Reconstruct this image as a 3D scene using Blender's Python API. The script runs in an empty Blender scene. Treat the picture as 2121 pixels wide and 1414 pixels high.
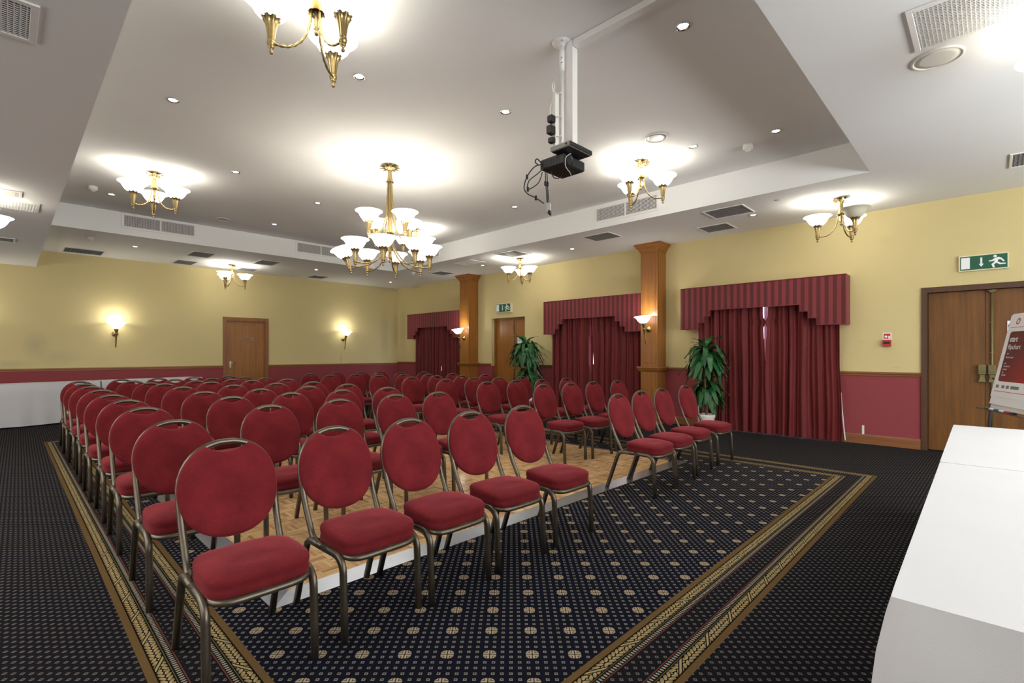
import bpy, math, random
from mathutils import Vector, Matrix
PI = math.pi
rnd = random.Random(7)
S = bpy.context.scene
COL = S.collection
# ------------------------------------------------------------------ camera, world, exposure, large lights
FPX = 1022.12
CAMH = 1.30
YAW = math.radians(44.2154)          # viewing direction in the room's plan
FW = (math.cos(YAW), math.sin(YAW)); RT = (math.sin(YAW), -math.cos(YAW))
cam = bpy.data.cameras.new('camera'); camo = bpy.data.objects.new('camera', cam); COL.objects.link(camo)
camo.location = (0, 0, CAMH); camo.rotation_euler = (PI/2, 0, YAW - PI/2)
cam.sensor_width = 36.0; cam.lens = FPX/2121*36.0; cam.shift_y = 24.0/2121; cam.clip_start = 0.05; cam.clip_end = 200
S.camera = camo
S.view_settings.view_transform = 'Standard'; S.view_settings.look = 'None'
S.view_settings.gamma = 1.0; S.view_settings.use_curve_mapping = False
S.view_settings.exposure = 0.42
W = bpy.data.worlds.new('world'); S.world = W; W.use_nodes = True
wn = W.node_tree.nodes; wn['Background'].inputs[0].default_value = (0.62, 0.76, 1.0, 1); wn['Background'].inputs[1].default_value = 7.0

P_BULB = 2.2        # W per pendant bulb
P_SCONCE = 5.0
P_DOWN = 14.0
def area(name, loc, size, power, color, rot=(0, 0, 0)):
    l = bpy.data.lights.new(name, 'AREA'); l.shape = 'RECTANGLE'; l.size, l.size_y = size; l.energy = power; l.color = color
    o = bpy.data.objects.new(name, l); o.location = loc; o.rotation_euler = rot; COL.objects.link(o); return o
area('rear_fill_up', (4.6, -2.6, 2.2), (5.0, 1.8), 150, (0.97, 0.98, 1.0), (PI, 0, 0))  # added unseen light, brightens the ceiling from below
# unseen area lights added behind and beside the camera as fill
area('rear_fill_down', (2.0, -2.6, 3.2), (6.0, 2.4), 70, (1.0, 0.97, 0.92))
area('side_fill_down', (-2.6, 4.5, 2.9), (2.6, 9.0), 230, (1.0, 0.97, 0.92))
area('side_fill_low', (-4.7, 6.5, 1.2), (11.0, 1.4), 100, (0.97, 0.98, 1.0), (PI/2+.35, 0, -PI/2))  # added low fill, tilted up towards the raised ceiling
area('rear_fill_broad', (3.2, -4.8, 1.6), (7.0, 1.8), 330, (0.90, 0.95, 1.0), (PI/2+.30, 0, 0))  # added broad fill, tilted up for ceiling and walls

# ------------------------------------------------------------------ node helper
class E:
    """tiny expression builder over Math nodes"""
    nt = None
    def __init__(s, sock): s.s = sock
    @staticmethod
    def op(o, *a):
        n = E.nt.nodes.new('ShaderNodeMath'); n.operation = o
        for i, v in enumerate(a):
            if isinstance(v, E): E.nt.links.new(v.s, n.inputs[i])
            else: n.inputs[i].default_value = v
        return E(n.outputs[0])
    def __add__(s, o): return E.op('ADD', s, o)
    def __radd__(s, o): return E.op('ADD', o, s)
    def __sub__(s, o): return E.op('SUBTRACT', s, o)
    def __rsub__(s, o): return E.op('SUBTRACT', o, s)
    def __mul__(s, o): return E.op('MULTIPLY', s, o)
    def __rmul__(s, o): return E.op('MULTIPLY', o, s)
    def __truediv__(s, o): return E.op('DIVIDE', s, o)
    def lt(s, o): return E.op('LESS_THAN', s, o)
    def gt(s, o): return E.op('GREATER_THAN', s, o)
def fabs(a): return E.op('ABSOLUTE', a)
def fr(a): return E.op('FRACT', a)
def mn(a, b): return E.op('MINIMUM', a, b)
def mx(a, b): return E.op('MAXIMUM', a, b)
def band(v, a, b): return v.gt(a)*v.lt(b)
def sel(c, a, b): return c*a + (1.0 - c)*b
def newmat(name):
    m = bpy.data.materials.new(name); m.use_nodes = True
    E.nt = m.node_tree
    return m, m.node_tree, m.node_tree.nodes['Principled BSDF']
def coords(nt, kind='Object'):
    tc = nt.nodes.new('ShaderNodeTexCoord'); sp = nt.nodes.new('ShaderNodeSeparateXYZ')
    nt.links.new(tc.outputs[kind], sp.inputs[0]); return tc.outputs[kind], E(sp.outputs[0]), E(sp.outputs[1]), E(sp.outputs[2])
def wpos(nt):
    g = nt.nodes.new('ShaderNodeNewGeometry'); sp = nt.nodes.new('ShaderNodeSeparateXYZ')
    nt.links.new(g.outputs['Position'], sp.inputs[0]); return g.outputs['Position'], E(sp.outputs[0]), E(sp.outputs[1]), E(sp.outputs[2])
def rgb(c): return (c[0], c[1], c[2], 1)
def mixc(nt, fac, a, b):
    n = nt.nodes.new('ShaderNodeMix'); n.data_type = 'RGBA'
    def put(i, v):
        if isinstance(v, E): nt.links.new(v.s, n.inputs[i])
        elif hasattr(v, 'is_linked'): nt.links.new(v, n.inputs[i])
        elif isinstance(v, (int, float)): n.inputs[i].default_value = v
        else: n.inputs[i].default_value = rgb(v)
    put(0, fac); put(6, a); put(7, b); return n.outputs[2]
def noise(nt, vec, scale, detail=3, rough=0.5, stretch=None):
    n = nt.nodes.new('ShaderNodeTexNoise'); n.inputs['Scale'].default_value = scale; n.inputs['Detail'].default_value = detail; n.inputs['Roughness'].default_value = rough
    if stretch:
        mp = nt.nodes.new('ShaderNodeMapping'); mp.inputs['Scale'].default_value = stretch; nt.links.new(vec, mp.inputs[0]); vec = mp.outputs[0]
    nt.links.new(vec, n.inputs['Vector']); return E(n.outputs[0])
def bump(nt, b, h, strength, dist=0.01):
    n = nt.nodes.new('ShaderNodeBump'); n.inputs['Strength'].default_value = strength; n.inputs['Distance'].default_value = dist
    nt.links.new(h.s, n.inputs['Height']); nt.links.new(n.outputs[0], b.inputs['Normal'])
def simple(name, c, rough=0.5, metal=0.0, var=0.12, scale=8.0, bmp=0.0, bscale=60.0, spec=None, sheen=0.0, stretch=None):
    m, nt, b = newmat(name)
    v, x, y, z = coords(nt)
    n = noise(nt, v, scale, stretch=stretch)
    col = mixc(nt, n, [k*(1-var) for k in c], [min(1, k*(1+var)) for k in c])
    nt.links.new(col, b.inputs['Base Color']); b.inputs['Roughness'].default_value = rough; b.inputs['Metallic'].default_value = metal
    if spec is not None: b.inputs['Specular IOR Level'].default_value = spec
    if sheen: b.inputs['Sheen Weight'].default_value = sheen; b.inputs['Sheen Roughness'].default_value = 0.4
    if bmp: bump(nt, b, noise(nt, v, bscale), bmp, 0.004)
    return m
def emis(name, c, s):
    m, nt, b = newmat(name); v, x, y, z = coords(nt); n = noise(nt, v, 5)
    nt.links.new(mixc(nt, n, c, c), b.inputs['Emission Color']); b.inputs['Base Color'].default_value = rgb(c); b.inputs['Emission Strength'].default_value = s; return m

# ------------------------------------------------------------------ materials
def wood(name, c1, c2, rough=0.38, axis='z', spec=0.5):
    m, nt, b = newmat(name); v, x, y, z = wpos(nt)
    st = {'z': (14, 14, 0.7), 'y': (14, 0.7, 14), 'x': (0.7, 14, 14)}[axis]
    n1 = noise(nt, v, 1.6, 6, 0.62, st); n2 = noise(nt, v, 9, 2, 0.5, tuple(k*2 for k in st)); n3 = noise(nt, v, 1.3, 2)
    f = n1*0.75 + n2*0.25
    r = nt.nodes.new('ShaderNodeValToRGB'); nt.links.new(f.s, r.inputs[0])
    r.color_ramp.elements[0].position = 0.32; r.color_ramp.elements[0].color = rgb(c1); r.color_ramp.elements[1].position = 0.68; r.color_ramp.elements[1].color = rgb(c2)
    col = mixc(nt, n3*0.35, r.outputs[0], [k*0.55 for k in c2])
    nt.links.new(col, b.inputs['Base Color']); b.inputs['Roughness'].default_value = rough; b.inputs['Specular IOR Level'].default_value = spec
    return m
M = {}
M['oak'] = wood('oak_wood', (0.22, 0.078, 0.011), (0.39, 0.155, 0.028), 0.35)
M['oak_h'] = wood('oak_rail_wood', (0.17, 0.06, 0.022), (0.30, 0.12, 0.04), 0.4, 'y')
M['oak_hx'] = wood('oak_rail_wood_far', (0.22, 0.085, 0.03), (0.36, 0.15, 0.05), 0.4, 'x')
M['frame'] = wood('frame_wood', (0.19, 0.065, 0.012), (0.31, 0.115, 0.022), 0.4)
M['mahog'] = wood('old_door_wood', (0.085, 0.031, 0.003), (0.215, 0.082, 0.008), 0.5)
M['mahogd'] = wood('old_door_frame_wood', (0.055, 0.022, 0.010), (0.10, 0.042, 0.016), 0.5)
M['chair_metal'] = simple('antique_pewter_metal', (0.125, 0.105, 0.080), 0.36, 0.8, 0.25, 30)
M['brass'] = simple('antique_brass', (0.37, 0.275, 0.12), 0.32, 0.85, 0.3, 40)
M['chrome'] = simple('chrome', (0.7, 0.7, 0.72), 0.18, 1.0, 0.05)
M['white_metal'] = simple('white_painted_metal', (0.78, 0.77, 0.74), 0.4, 0, 0.03)
M['white_plastic'] = simple('white_plastic', (0.72, 0.70, 0.64), 0.45, 0, 0.03)
M['grey_mesh'] = simple('grey_vent_mesh', (0.20, 0.195, 0.19), 0.6, 0, 0.2, 90)
M['dark'] = simple('recess_shade_tone', (0.035, 0.033, 0.03), 0.8, 0, 0.3)  # near-black colour stands in for the shade inside vents and door gaps
M['darksilver'] = simple('grey_metal_case', (0.20, 0.20, 0.195), 0.45, 0.2, 0.05)
M['plaque'] = simple('brown_plaque', (0.30, 0.19, 0.12), 0.25, 0, 0.05)
M['black'] = simple('black_plastic', (0.007, 0.007, 0.008), 0.5, 0, 0.3)
M['cable'] = simple('black_cable', (0.01, 0.01, 0.01), 0.5, 0, 0.2)
M['silver'] = simple('silver_plastic', (0.42, 0.42, 0.41), 0.4, 0.3, 0.05)
M['green'] = simple('exit_sign_green', (0.006, 0.095, 0.045), 0.4, 0, 0.05)
M['signwhite'] = simple('sign_white', (0.8, 0.82, 0.82), 0.4, 0, 0.02)
M['signframe'] = simple('sign_frame_cream', (0.72, 0.68, 0.48), 0.4, 0, 0.05)
M['redplastic'] = simple('call_point_red', (0.42, 0.02, 0.015), 0.4, 0, 0.1)
M['signred'] = simple('sign_red', (0.55, 0.02, 0.03), 0.4, 0, 0.05)
M['blue'] = simple('sign_blue', (0.02, 0.12, 0.4), 0.4, 0, 0.05)
M['ltblue'] = simple('sign_pale_blue', (0.2, 0.5, 0.62), 0.4, 0, 0.1)
M['bolt'] = simple('olive_painted_bolt', (0.17, 0.145, 0.06), 0.4, 0.4, 0.2, 20)
M['pot'] = simple('white_pot', (0.75, 0.74, 0.72), 0.35, 0, 0.03)
M['soil'] = simple('soil', (0.04, 0.025, 0.015), 0.9, 0, 0.4, 60)
M['cane'] = simple('plant_cane', (0.25, 0.17, 0.09), 0.8, 0, 0.3, 30)
M['paper'] = simple('white_paper', (0.80, 0.80, 0.80), 0.6, 0, 0.02)
M['aluminium'] = simple('grooved_aluminium', (0.40, 0.44, 0.50), 0.28, 0.9, 0.08, 12)
M['legmetal'] = simple('grey_leg_metal', (0.2, 0.2, 0.2), 0.35, 0.9, 0.1)
M['white_frame'] = simple('white_window_frame', (0.75, 0.76, 0.8), 0.4, 0, 0.03)
M['board'] = simple('table_board', (0.4, 0.3, 0.2), 0.6, 0, 0.1)
def m_fabric():
    m, nt, b = newmat('red_velour'); v, x, y, z = coords(nt)
    n = noise(nt, v, 6, 4, 0.6); n2 = noise(nt, v, 170, 3)
    f = n*0.72 + n2*0.32
    r = nt.nodes.new('ShaderNodeValToRGB'); nt.links.new(f.s, r.inputs[0])
    r.color_ramp.elements[0].position = 0.36; r.color_ramp.elements[0].color = (0.088, 0.007, 0.010, 1)
    r.color_ramp.elements[1].position = 0.72; r.color_ramp.elements[1].color = (0.175, 0.015, 0.019, 1)
    nt.links.new(r.outputs[0], b.inputs['Base Color']); b.inputs['Roughness'].default_value = 0.9; b.inputs['Specular IOR Level'].default_value = 0.15
    b.inputs['Sheen Weight'].default_value = 0.35; b.inputs['Sheen Roughness'].default_value = 0.4; b.inputs['Sheen Tint'].default_value = (1.0, 0.22, 0.26, 1)
    bump(nt, b, n2, 0.25, 0.002); return m
M['velour'] = m_fabric()
def m_curtain():
    m, nt, b = newmat('burgundy_curtain'); v, x, y, z = wpos(nt)
    n = noise(nt, v, 3, 3, 0.6, (1, 6, 1)); n2 = noise(nt, v, 200, 2)
    s = fr(y*9.3).lt(0.5)
    col = mixc(nt, s*0.45, (0.135, 0.012, 0.014), (0.080, 0.007, 0.009)); col = mixc(nt, n*0.3, col, (0.13, 0.018, 0.013))
    nt.links.new(col, b.inputs['Base Color']); b.inputs['Roughness'].default_value = 0.6; b.inputs['Specular IOR Level'].default_value = 0.25; b.inputs['Sheen Weight'].default_value = 0.12; b.inputs['Sheen Tint'].default_value = (1, .3, .25, 1)
    bump(nt, b, n2, 0.1, 0.002); return m
M['curtain'] = m_curtain()
def m_pelmet():
    m, nt, b = newmat('striped_pelmet_fabric'); v, x, y, z = wpos(nt)
    s = band(fr((y - x*1.0)/0.1035 + 0.3), 0.0, 0.5)
    n2 = noise(nt, v, 150, 2)
    col = mixc(nt, s, (0.205, 0.024, 0.028), (0.070, 0.006, 0.010)); col = mixc(nt, n2*0.3, col, (0.16, 0.02, 0.022))
    nt.links.new(col, b.inputs['Base Color']); b.inputs['Roughness'].default_value = 0.75; b.inputs['Sheen Weight'].default_value = 0.3; b.inputs['Sheen Tint'].default_value = (1, .4, .4, 1)
    return m
M['pelmet'] = m_pelmet()
M['piping'] = simple('burgundy_piping', (0.16, 0.012, 0.02), 0.6)
def m_wall(name, stains):
    m, nt, b = newmat(name); v, x, y, z = wpos(nt)
    n = noise(nt, v, 1.2, 4, 0.6); w = noise(nt, v, 90, 2, 0.7, (1, 1, 2.2)); w2 = noise(nt, v, 260, 2)
    yel = mixc(nt, n, (0.60, 0.50, 0.245), (0.65, 0.55, 0.29)); yel = mixc(nt, w*0.30, yel, (0.53, 0.43, 0.185))
    red = mixc(nt, w*0.5 + w2*0.3, (0.30, 0.060, 0.068), (0.20, 0.036, 0.045))
    # scuffs and grey smudges in the wallpaper
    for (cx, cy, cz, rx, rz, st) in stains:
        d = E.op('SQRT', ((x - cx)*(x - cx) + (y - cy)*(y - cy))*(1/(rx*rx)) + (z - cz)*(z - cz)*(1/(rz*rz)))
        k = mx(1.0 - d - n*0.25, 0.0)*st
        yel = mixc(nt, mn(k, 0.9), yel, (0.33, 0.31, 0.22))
    col = mixc(nt, z.lt(0.98), yel, red)
    nt.links.new(col, b.inputs['Base Color']); b.inputs['Roughness'].default_value = 0.78; b.inputs['Specular IOR Level'].default_value = 0.25
    bump(nt, b, w*0.6 + w2*0.4, 0.35, 0.003); return m
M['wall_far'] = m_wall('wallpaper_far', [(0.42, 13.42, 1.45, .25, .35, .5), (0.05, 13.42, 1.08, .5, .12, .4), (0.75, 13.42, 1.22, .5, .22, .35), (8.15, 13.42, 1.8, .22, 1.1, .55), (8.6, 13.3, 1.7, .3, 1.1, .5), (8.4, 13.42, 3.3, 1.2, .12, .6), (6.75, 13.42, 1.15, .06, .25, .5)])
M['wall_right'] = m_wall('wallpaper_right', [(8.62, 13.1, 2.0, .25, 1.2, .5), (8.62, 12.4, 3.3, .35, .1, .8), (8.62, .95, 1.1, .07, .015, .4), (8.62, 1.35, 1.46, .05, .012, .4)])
M['wall_plain'] = m_wall('wallpaper_rear', [])
def m_ceiling():
    m, nt, b = newmat('white_ceiling_paint'); v, x, y, z = wpos(nt)
    n = noise(nt, v, 0.8, 3); n2 = noise(nt, v, 120, 2)
    nt.links.new(mixc(nt, n, (0.77, 0.775, 0.755), (0.81, 0.815, 0.795)), b.inputs['Base Color']); b.inputs['Roughness'].default_value = 0.85
    b.inputs['Specular IOR Level'].default_value = 0.2; bump(nt, b, n2, 0.05, 0.002); return m
M['ceiling'] = m_ceiling()
def m_cloth():
    m, nt, b = newmat('white_table_linen'); v, x, y, z = wpos(nt)
    n = noise(nt, v, 2.5, 4, 0.6); n2 = noise(nt, v, 400, 2)
    nt.links.new(mixc(nt, n, (0.57, 0.57, 0.59), (0.62, 0.62, 0.64)), b.inputs['Base Color']); b.inputs['Roughness'].default_value = 0.8; b.inputs['Specular IOR Level'].default_value = 0.2
    bump(nt, b, n*0.5 + n2*0.5, 0.15, 0.006); return m
M['cloth'] = m_cloth()
def m_leaf():
    m, nt, b = newmat('glossy_green_leaf'); v, x, y, z = coords(nt)
    n = noise(nt, v, 14, 3, 0.6, (1, 4, 1))
    oi = nt.nodes.new('ShaderNodeObjectInfo'); r = E(oi.outputs['Random'])
    col = mixc(nt, n, (0.008, 0.05, 0.014), (0.016, 0.10, 0.024)); col = mixc(nt, r*0.5, col, (0.030, 0.145, 0.030))
    nt.links.new(col, b.inputs['Base Color']); b.inputs['Roughness'].default_value = 0.32; return m
M['leaf'] = m_leaf()
def m_shade(name, e):
    m, nt, b = newmat(name); v, x, y, z = coords(nt)
    n = noise(nt, v, 6, 2)
    nt.links.new(mixc(nt, n, (1.0, 0.955, 0.87), (1.0, 0.965, 0.90)), b.inputs['Emission Color']); b.inputs['Emission Strength'].default_value = e
    b.inputs['Base Color'].default_value = (0.85, 0.83, 0.76, 1); b.inputs['Roughness'].default_value = 0.35
    return m
M['shade'] = m_shade('frosted_glass_shade_lit', 4.6); M['shade_dim'] = m_shade('frosted_glass_shade_soft', 2.3)
M['shade_off'] = simple('frosted_glass_shade_unlit', (0.62, 0.60, 0.47), 0.35, 0, 0.15, 6)
M['lampface'] = emis('downlight_lamp', (0.93, 0.95, 1.0), 22.0)
M['bulb'] = emis('bulb_glow', (1.0, 0.93, 0.8), 14.0)
M['led'] = emis('red_led', (1.0, 0.05, 0.03), 3.0)
def m_parquet():
    m, nt, b = newmat('parquet_oak'); v, x, y, z = wpos(nt)
    a = nt.nodes.new('ShaderNodeAttribute'); a.attribute_name = 'tone'; t = E(a.outputs['Fac'])
    n = noise(nt, v, 40, 3, 0.6); n2 = noise(nt, v, 1.2, 2)
    r = nt.nodes.new('ShaderNodeValToRGB'); f = t*0.82 + n*0.18; nt.links.new(f.s, r.inputs[0])
    r.color_ramp.elements[0].position = 0.0; r.color_ramp.elements[0].color = (0.36, 0.19, 0.075, 1)
    r.color_ramp.elements[1].position = 1.0; r.color_ramp.elements[1].color = (0.82, 0.58, 0.32, 1)
    e = r.color_ramp.elements.new(0.45); e.color = (0.62, 0.39, 0.18, 1)
    nt.links.new(r.outputs[0], b.inputs['Base Color']); b.inputs['Roughness'].default_value = 0.2; return m
M['parquet'] = m_parquet()
M['glass'], _nt, _b = newmat('window_glass')
_b.inputs['Base Color'].default_value = (0.9, 0.95, 1, 1)
_tr = _nt.nodes.new('ShaderNodeBsdfTransparent'); _gl = _nt.nodes.new('ShaderNodeBsdfGlossy'); _gl.inputs['Roughness'].default_value = 0.02
_mx = _nt.nodes.new('ShaderNodeMixShader'); _mx.inputs[0].default_value = 0.08
_nt.links.new(_tr.outputs[0], _mx.inputs[1]); _nt.links.new(_gl.outputs[0], _mx.inputs[2]); _nt.links.new(_mx.outputs[0], _nt.nodes['Material Output'].inputs[0])
def m_poster():
    m, nt, b = newmat('poster_red_print'); v, x, y, z = coords(nt, 'Generated')
    n = noise(nt, v, 2.5, 3)
    c = mixc(nt, mx(mn(((1.0 - x)*0.9 + (1.0 - z)*0.8) - 0.6, 1.0), 0.0), (0.115, 0.016, 0.012), (0.42, 0.026, 0.022)); c = mixc(nt, n*0.25, c, (0.12, 0.015, 0.012))
    nt.links.new(c, b.inputs['Base Color']); b.inputs['Roughness'].default_value = 0.4; return m
M['poster'] = m_poster()

# carpet ------------------------------------------------------------
CX0, CX1, CY0, CY1, BW = 0.393, 6.44, 0.87, 9.93, 0.35
def m_carpet():
    m, nt, b = newmat('patterned_carpet'); v, x, y, z = wpos(nt)
    L = 0.0367
    a = x*(RT[0]/L) + y*(RT[1]/L) + 2.62; c = x*(FW[0]/L) + y*(FW[1]/L) - 63.05
    # small hollow squares on a diagonal lattice
    da = fr(a + 0.0) - 0.5; dc = fr(c + 0.0) - 0.5
    dm = mx(fabs(da), fabs(dc))
    dot = band(dm, 0.08, 0.20)
    # flower medallions every fifth square
    fa = (fr(a/5.0 + 0.5) - 0.5)*5.0; fc = (fr(c/5.0 + 0.5) - 0.5)*5.0
    aa = fabs(fa); ac = fabs(fc); big = mx(aa, ac)
    near = big.lt(1.0)
    shape = big.lt(0.76)*(aa + ac).lt(1.16)
    g1 = band(aa, 0.30, 0.38)*ac.gt(0.28); g2 = band(ac, 0.30, 0.38)*aa.gt(0.28)
    g3 = aa.lt(0.055); g4 = ac.lt(0.055); g5 = (1.0 - mn(aa, ac).lt(0.55))*0.0
    flower = shape*(1.0 - mn(g1 + g2 + g3 + g4 + g5, 1.0))
    field = sel(near, flower, dot)
    # border
    dx = mn(x - CX0, CX1 - x); dy = mn(y - CY0, CY1 - y); s = mn(dx, dy)/BW
    t = sel(dx.lt(dy), y, x)
    inside = s.gt(0.0); infield = s.gt(1.0); inb = inside*(1.0 - infield)
    q = mn(s, 1.0 - s)                                    # mirrored across the border
    tan_ = q.lt(0.085)
    w = (q - 0.10)/0.13                                   # 0..1 over the leaf band
    flip = sel(fr(t/0.27).lt(0.5), 1.0, -1.0)
    hw = fabs(w - 0.5)                                    # two rows of slanted leaf ovals, tips outwards
    ph = fr(t/0.027 + hw*flip*1.5 + w.gt(0.5)*0.5) - 0.5; lw = (hw - 0.26)/0.235
    leaf = (ph*ph*5.2 + lw*lw*0.95).lt(1.0)*band(w, 0.0, 1.0)
    cr = (fr(t/0.27 + 0.25) - 0.5)*3.6
    cross = fabs(cr*0.8 - (w - 0.5)).lt(0.11)*band(w, 0.03, 0.97)
    crossd = fabs(fabs(cr*0.8 - (w - 0.5)) - 0.17).lt(0.06)*band(w, 0.0, 1.0)
    leaf = leaf*(1.0 - crossd)
    line1 = band(q, 0.240, 0.250)
    tick = band(q, 0.268, 0.318)*fabs(fr(t/0.0175) - 0.5).lt(0.30 - fabs(q - 0.293)*5.0)
    redl = band(q, 0.328, 0.342)
    mid = q.gt(0.36)
    nz = noise(nt, v, 700, 2); nn = noise(nt, v, 60, 2); big_n = noise(nt, v, 0.7, 3)
    base = mixc(nt, infield, (0.0110, 0.0104, 0.0130), (0.0080, 0.0088, 0.0160))
    fk = sel(infield, field, dot*(1.0 - inb*(1.0 - mid)))
    dcol = mixc(nt, near*infield, mixc(nt, nn, (0.19, 0.175, 0.155), (0.27, 0.235, 0.19)), mixc(nt, nn, (0.50, 0.41, 0.28), (0.34, 0.245, 0.14)))
    dcol = mixc(nt, infield, (0.155, 0.14, 0.125), dcol)
    col = mixc(nt, fk, base, dcol)
    col = mixc(nt, inb*tan_, col, mixc(nt, nn, (0.115, 0.070, 0.027), (0.155, 0.095, 0.038)))
    col = mixc(nt, inb*band(q, 0.085, 0.26)*(1.0 - leaf), col, (0.008, 0.006, 0.004))
    col = mixc(nt, inb*leaf, col, mixc(nt, fabs(w - 0.5)*1.6, (0.44, 0.34, 0.17), (0.18, 0.125, 0.05)))
    col = mixc(nt, inb*cross, col, (0.38, 0.30, 0.15))
    col = mixc(nt, inb*line1, col, (0.12, 0.10, 0.05)); col = mixc(nt, inb*tick, col, (0.33, 0.30, 0.22)); col = mixc(nt, inb*redl, col, (0.15, 0.045, 0.03))
    col = mixc(nt, nz*0.3, col, (0.004, 0.004, 0.005))
    nt.links.new(col, b.inputs['Base Color']); b.inputs['Roughness'].default_value = 0.95; b.inputs['Specular IOR Level'].default_value = 0.02
    bump(nt, b, nz, 0.4, 0.004); return m
M['carpet'] = m_carpet()

# ------------------------------------------------------------------ mesh helpers
class MB:
    def __init__(s): s.v = []; s.f = []; s.sm = []
    def add(s, vs, fs, smooth=False):
        o = len(s.v); s.v += [tuple(p) for p in vs]; s.f += [tuple(i+o for i in f) for f in fs]; s.sm += [smooth]*len(fs); return s
    def box(s, x0, x1, y0, y1, z0, z1, bev=0.0):
        if bev <= 0:
            v = [(x0,y0,z0),(x1,y0,z0),(x1,y1,z0),(x0,y1,z0),(x0,y0,z1),(x1,y0,z1),(x1,y1,z1),(x0,y1,z1)]
            return s.add(v, [(0,3,2,1),(4,5,6,7),(0,1,5,4),(1,2,6,5),(2,3,7,6),(3,0,4,7)])
        b = bev; v = []
        for z, i in ((z0, b), (z0+b, 0), (z1-b, 0), (z1, b)):
            v += [(x0+i,y0+i,z),(x1-i,y0+i,z),(x1-i,y1-i,z),(x0+i,y1-i,z)]
        f = [(3,2,1,0),(12,13,14,15)]
        for k in range(3):
            for j in range(4): a = k*4+j; c = k*4+(j+1)%4; f.append((a, c, c+4, a+4))
        return s.add(v, f)
    def tube(s, path, r, n=8, twist=0.0, lobes=0, amp=0.0, caps=True, up=None, flat=1.0, closed=False):
        P = [Vector(p) for p in path]; m = len(P)
        rr = r if isinstance(r, (list, tuple)) else [r]*m
        T = []
        for i in range(m):
            if closed: d = P[(i+1) % m]-P[i-1]
            else: d = P[min(i+1, m-1)]-P[max(i-1, 0)]
            T.append(d.normalized() if d.length > 1e-9 else Vector((0, 0, 1)))
        u = Vector(up) if up else (Vector((0, 0, 1)) if abs(T[0].z) < 0.9 else Vector((1, 0, 0)))
        nrm = (u - T[0]*u.dot(T[0])).normalized(); vs = []; fs = []
        for i in range(m):
            if i: nrm = (nrm - T[i]*nrm.dot(T[i])).normalized()
            bi = T[i].cross(nrm)
            for k in range(n):
                th = 2*PI*k/n + twist*i; q = rr[i]*(1+amp*math.cos(lobes*2*PI*k/n)) if lobes else rr[i]
                vs.append(P[i] + nrm*math.cos(th)*q + bi*math.sin(th)*q*flat)
        for i in range(m if closed else m-1):
            for k in range(n):
                a = i*n+k; b = i*n+(k+1) % n; c = ((i+1) % m)*n; fs.append((a, b, c+(k+1) % n, c+k))
        if caps and not closed: fs.append(tuple(range(n-1, -1, -1))); fs.append(tuple((m-1)*n+k for k in range(n)))
        return s.add(vs, fs, True)
    def lathe(s, prof, n=24, c=(0, 0, 0), lobes=0, amp=0.0, tip=0.0, ntip=1, close=False, mat=None, ramp=0.0):
        vs = []; fs = []; m = len(prof)
        for i, (r, z) in enumerate(prof):
            for k in range(n):
                th = 2*PI*k/n; w = math.cos(lobes*th) if lobes else 0
                q = r*(1+(amp + ramp*(i/(m-1))**2)*w); zz = z + (tip*max(w, -0.4) if (lobes and i >= m-ntip) else 0)
                vs.append((q*math.cos(th), q*math.sin(th), zz))
        for i in range(m-1):
            for k in range(n):
                a = i*n+k; b = i*n+(k+1) % n; fs.append((a, b, b+n, a+n))
        if close: fs.append(tuple(range(n-1, -1, -1))); fs.append(tuple((m-1)*n+k for k in range(n)))
        if mat is not None: vs = [mat @ Vector(p) for p in vs]
        vs = [(p[0]+c[0], p[1]+c[1], p[2]+c[2]) for p in vs]
        return s.add(vs, fs, True)
    def prism(s, pts, axis, a, b):
        """polygon pts (2-D) extruded between a and b along axis; polygon in the other two axes (in order)"""
        def P(p, h): return {'x': (h, p[0], p[1]), 'y': (p[0], h, p[1]), 'z': (p[0], p[1], h)}[axis]
        n = len(pts); v = [P(p, a) for p in pts] + [P(p, b) for p in pts]
        f = [tuple(range(n-1, -1, -1)), tuple(range(n, 2*n))] + [(i, (i+1) % n, n+(i+1) % n, n+i) for i in range(n)]
        return s.add(v, f)
    def xf(s, mat): s.v = [tuple(mat @ Vector(p)) for p in s.v]; return s
    def mesh(s, name, mat):
        me = bpy.data.meshes.new(name); me.from_pydata(s.v, [], s.f); me.polygons.foreach_set('use_smooth', s.sm)
        me.materials.append(mat); me.validate(); me.update()
        import bmesh
        bm = bmesh.new(); bm.from_mesh(me); bmesh.ops.recalc_face_normals(bm, faces=bm.faces[:]); bm.to_mesh(me); bm.free(); return me
    def obj(s, name, mat, parent=None, loc=None, sub=0):
        o = bpy.data.objects.new(name, s.mesh(name, M[mat])); COL.objects.link(o)
        if parent: o.parent = parent
        if loc: o.location = loc
        return o
def tag(o, label, cat, group=None):
    o['label'] = label; o['category'] = cat
    if group: o['group'] = group
    return o
def empty(name, label, cat, loc=(0, 0, 0), rz=0.0, group=None):
    o = bpy.data.objects.new(name, None); o.empty_display_size = 0.1; COL.objects.link(o); o.location = loc; o.rotation_euler = (0, 0, rz); return tag(o, label, cat, group)
def struct(o): o['kind'] = 'structure'; return o
def kids(o, table): return [c for c in table if c.parent is o]
def dup(root, loc, rz=0.0, label=None, group=None, tree=None):
    r = root.copy(); COL.objects.link(r); r.location = loc; r.rotation_euler = (0, 0, rz)
    if label: r['label'] = label
    if group: r['group'] = group
    for ch in (tree[root.name] if tree else list(root.children)):
        c = ch.copy(); COL.objects.link(c); c.parent = r
        for g in list(ch.children):
            d = g.copy(); COL.objects.link(d); d.parent = c
    return r
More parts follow.
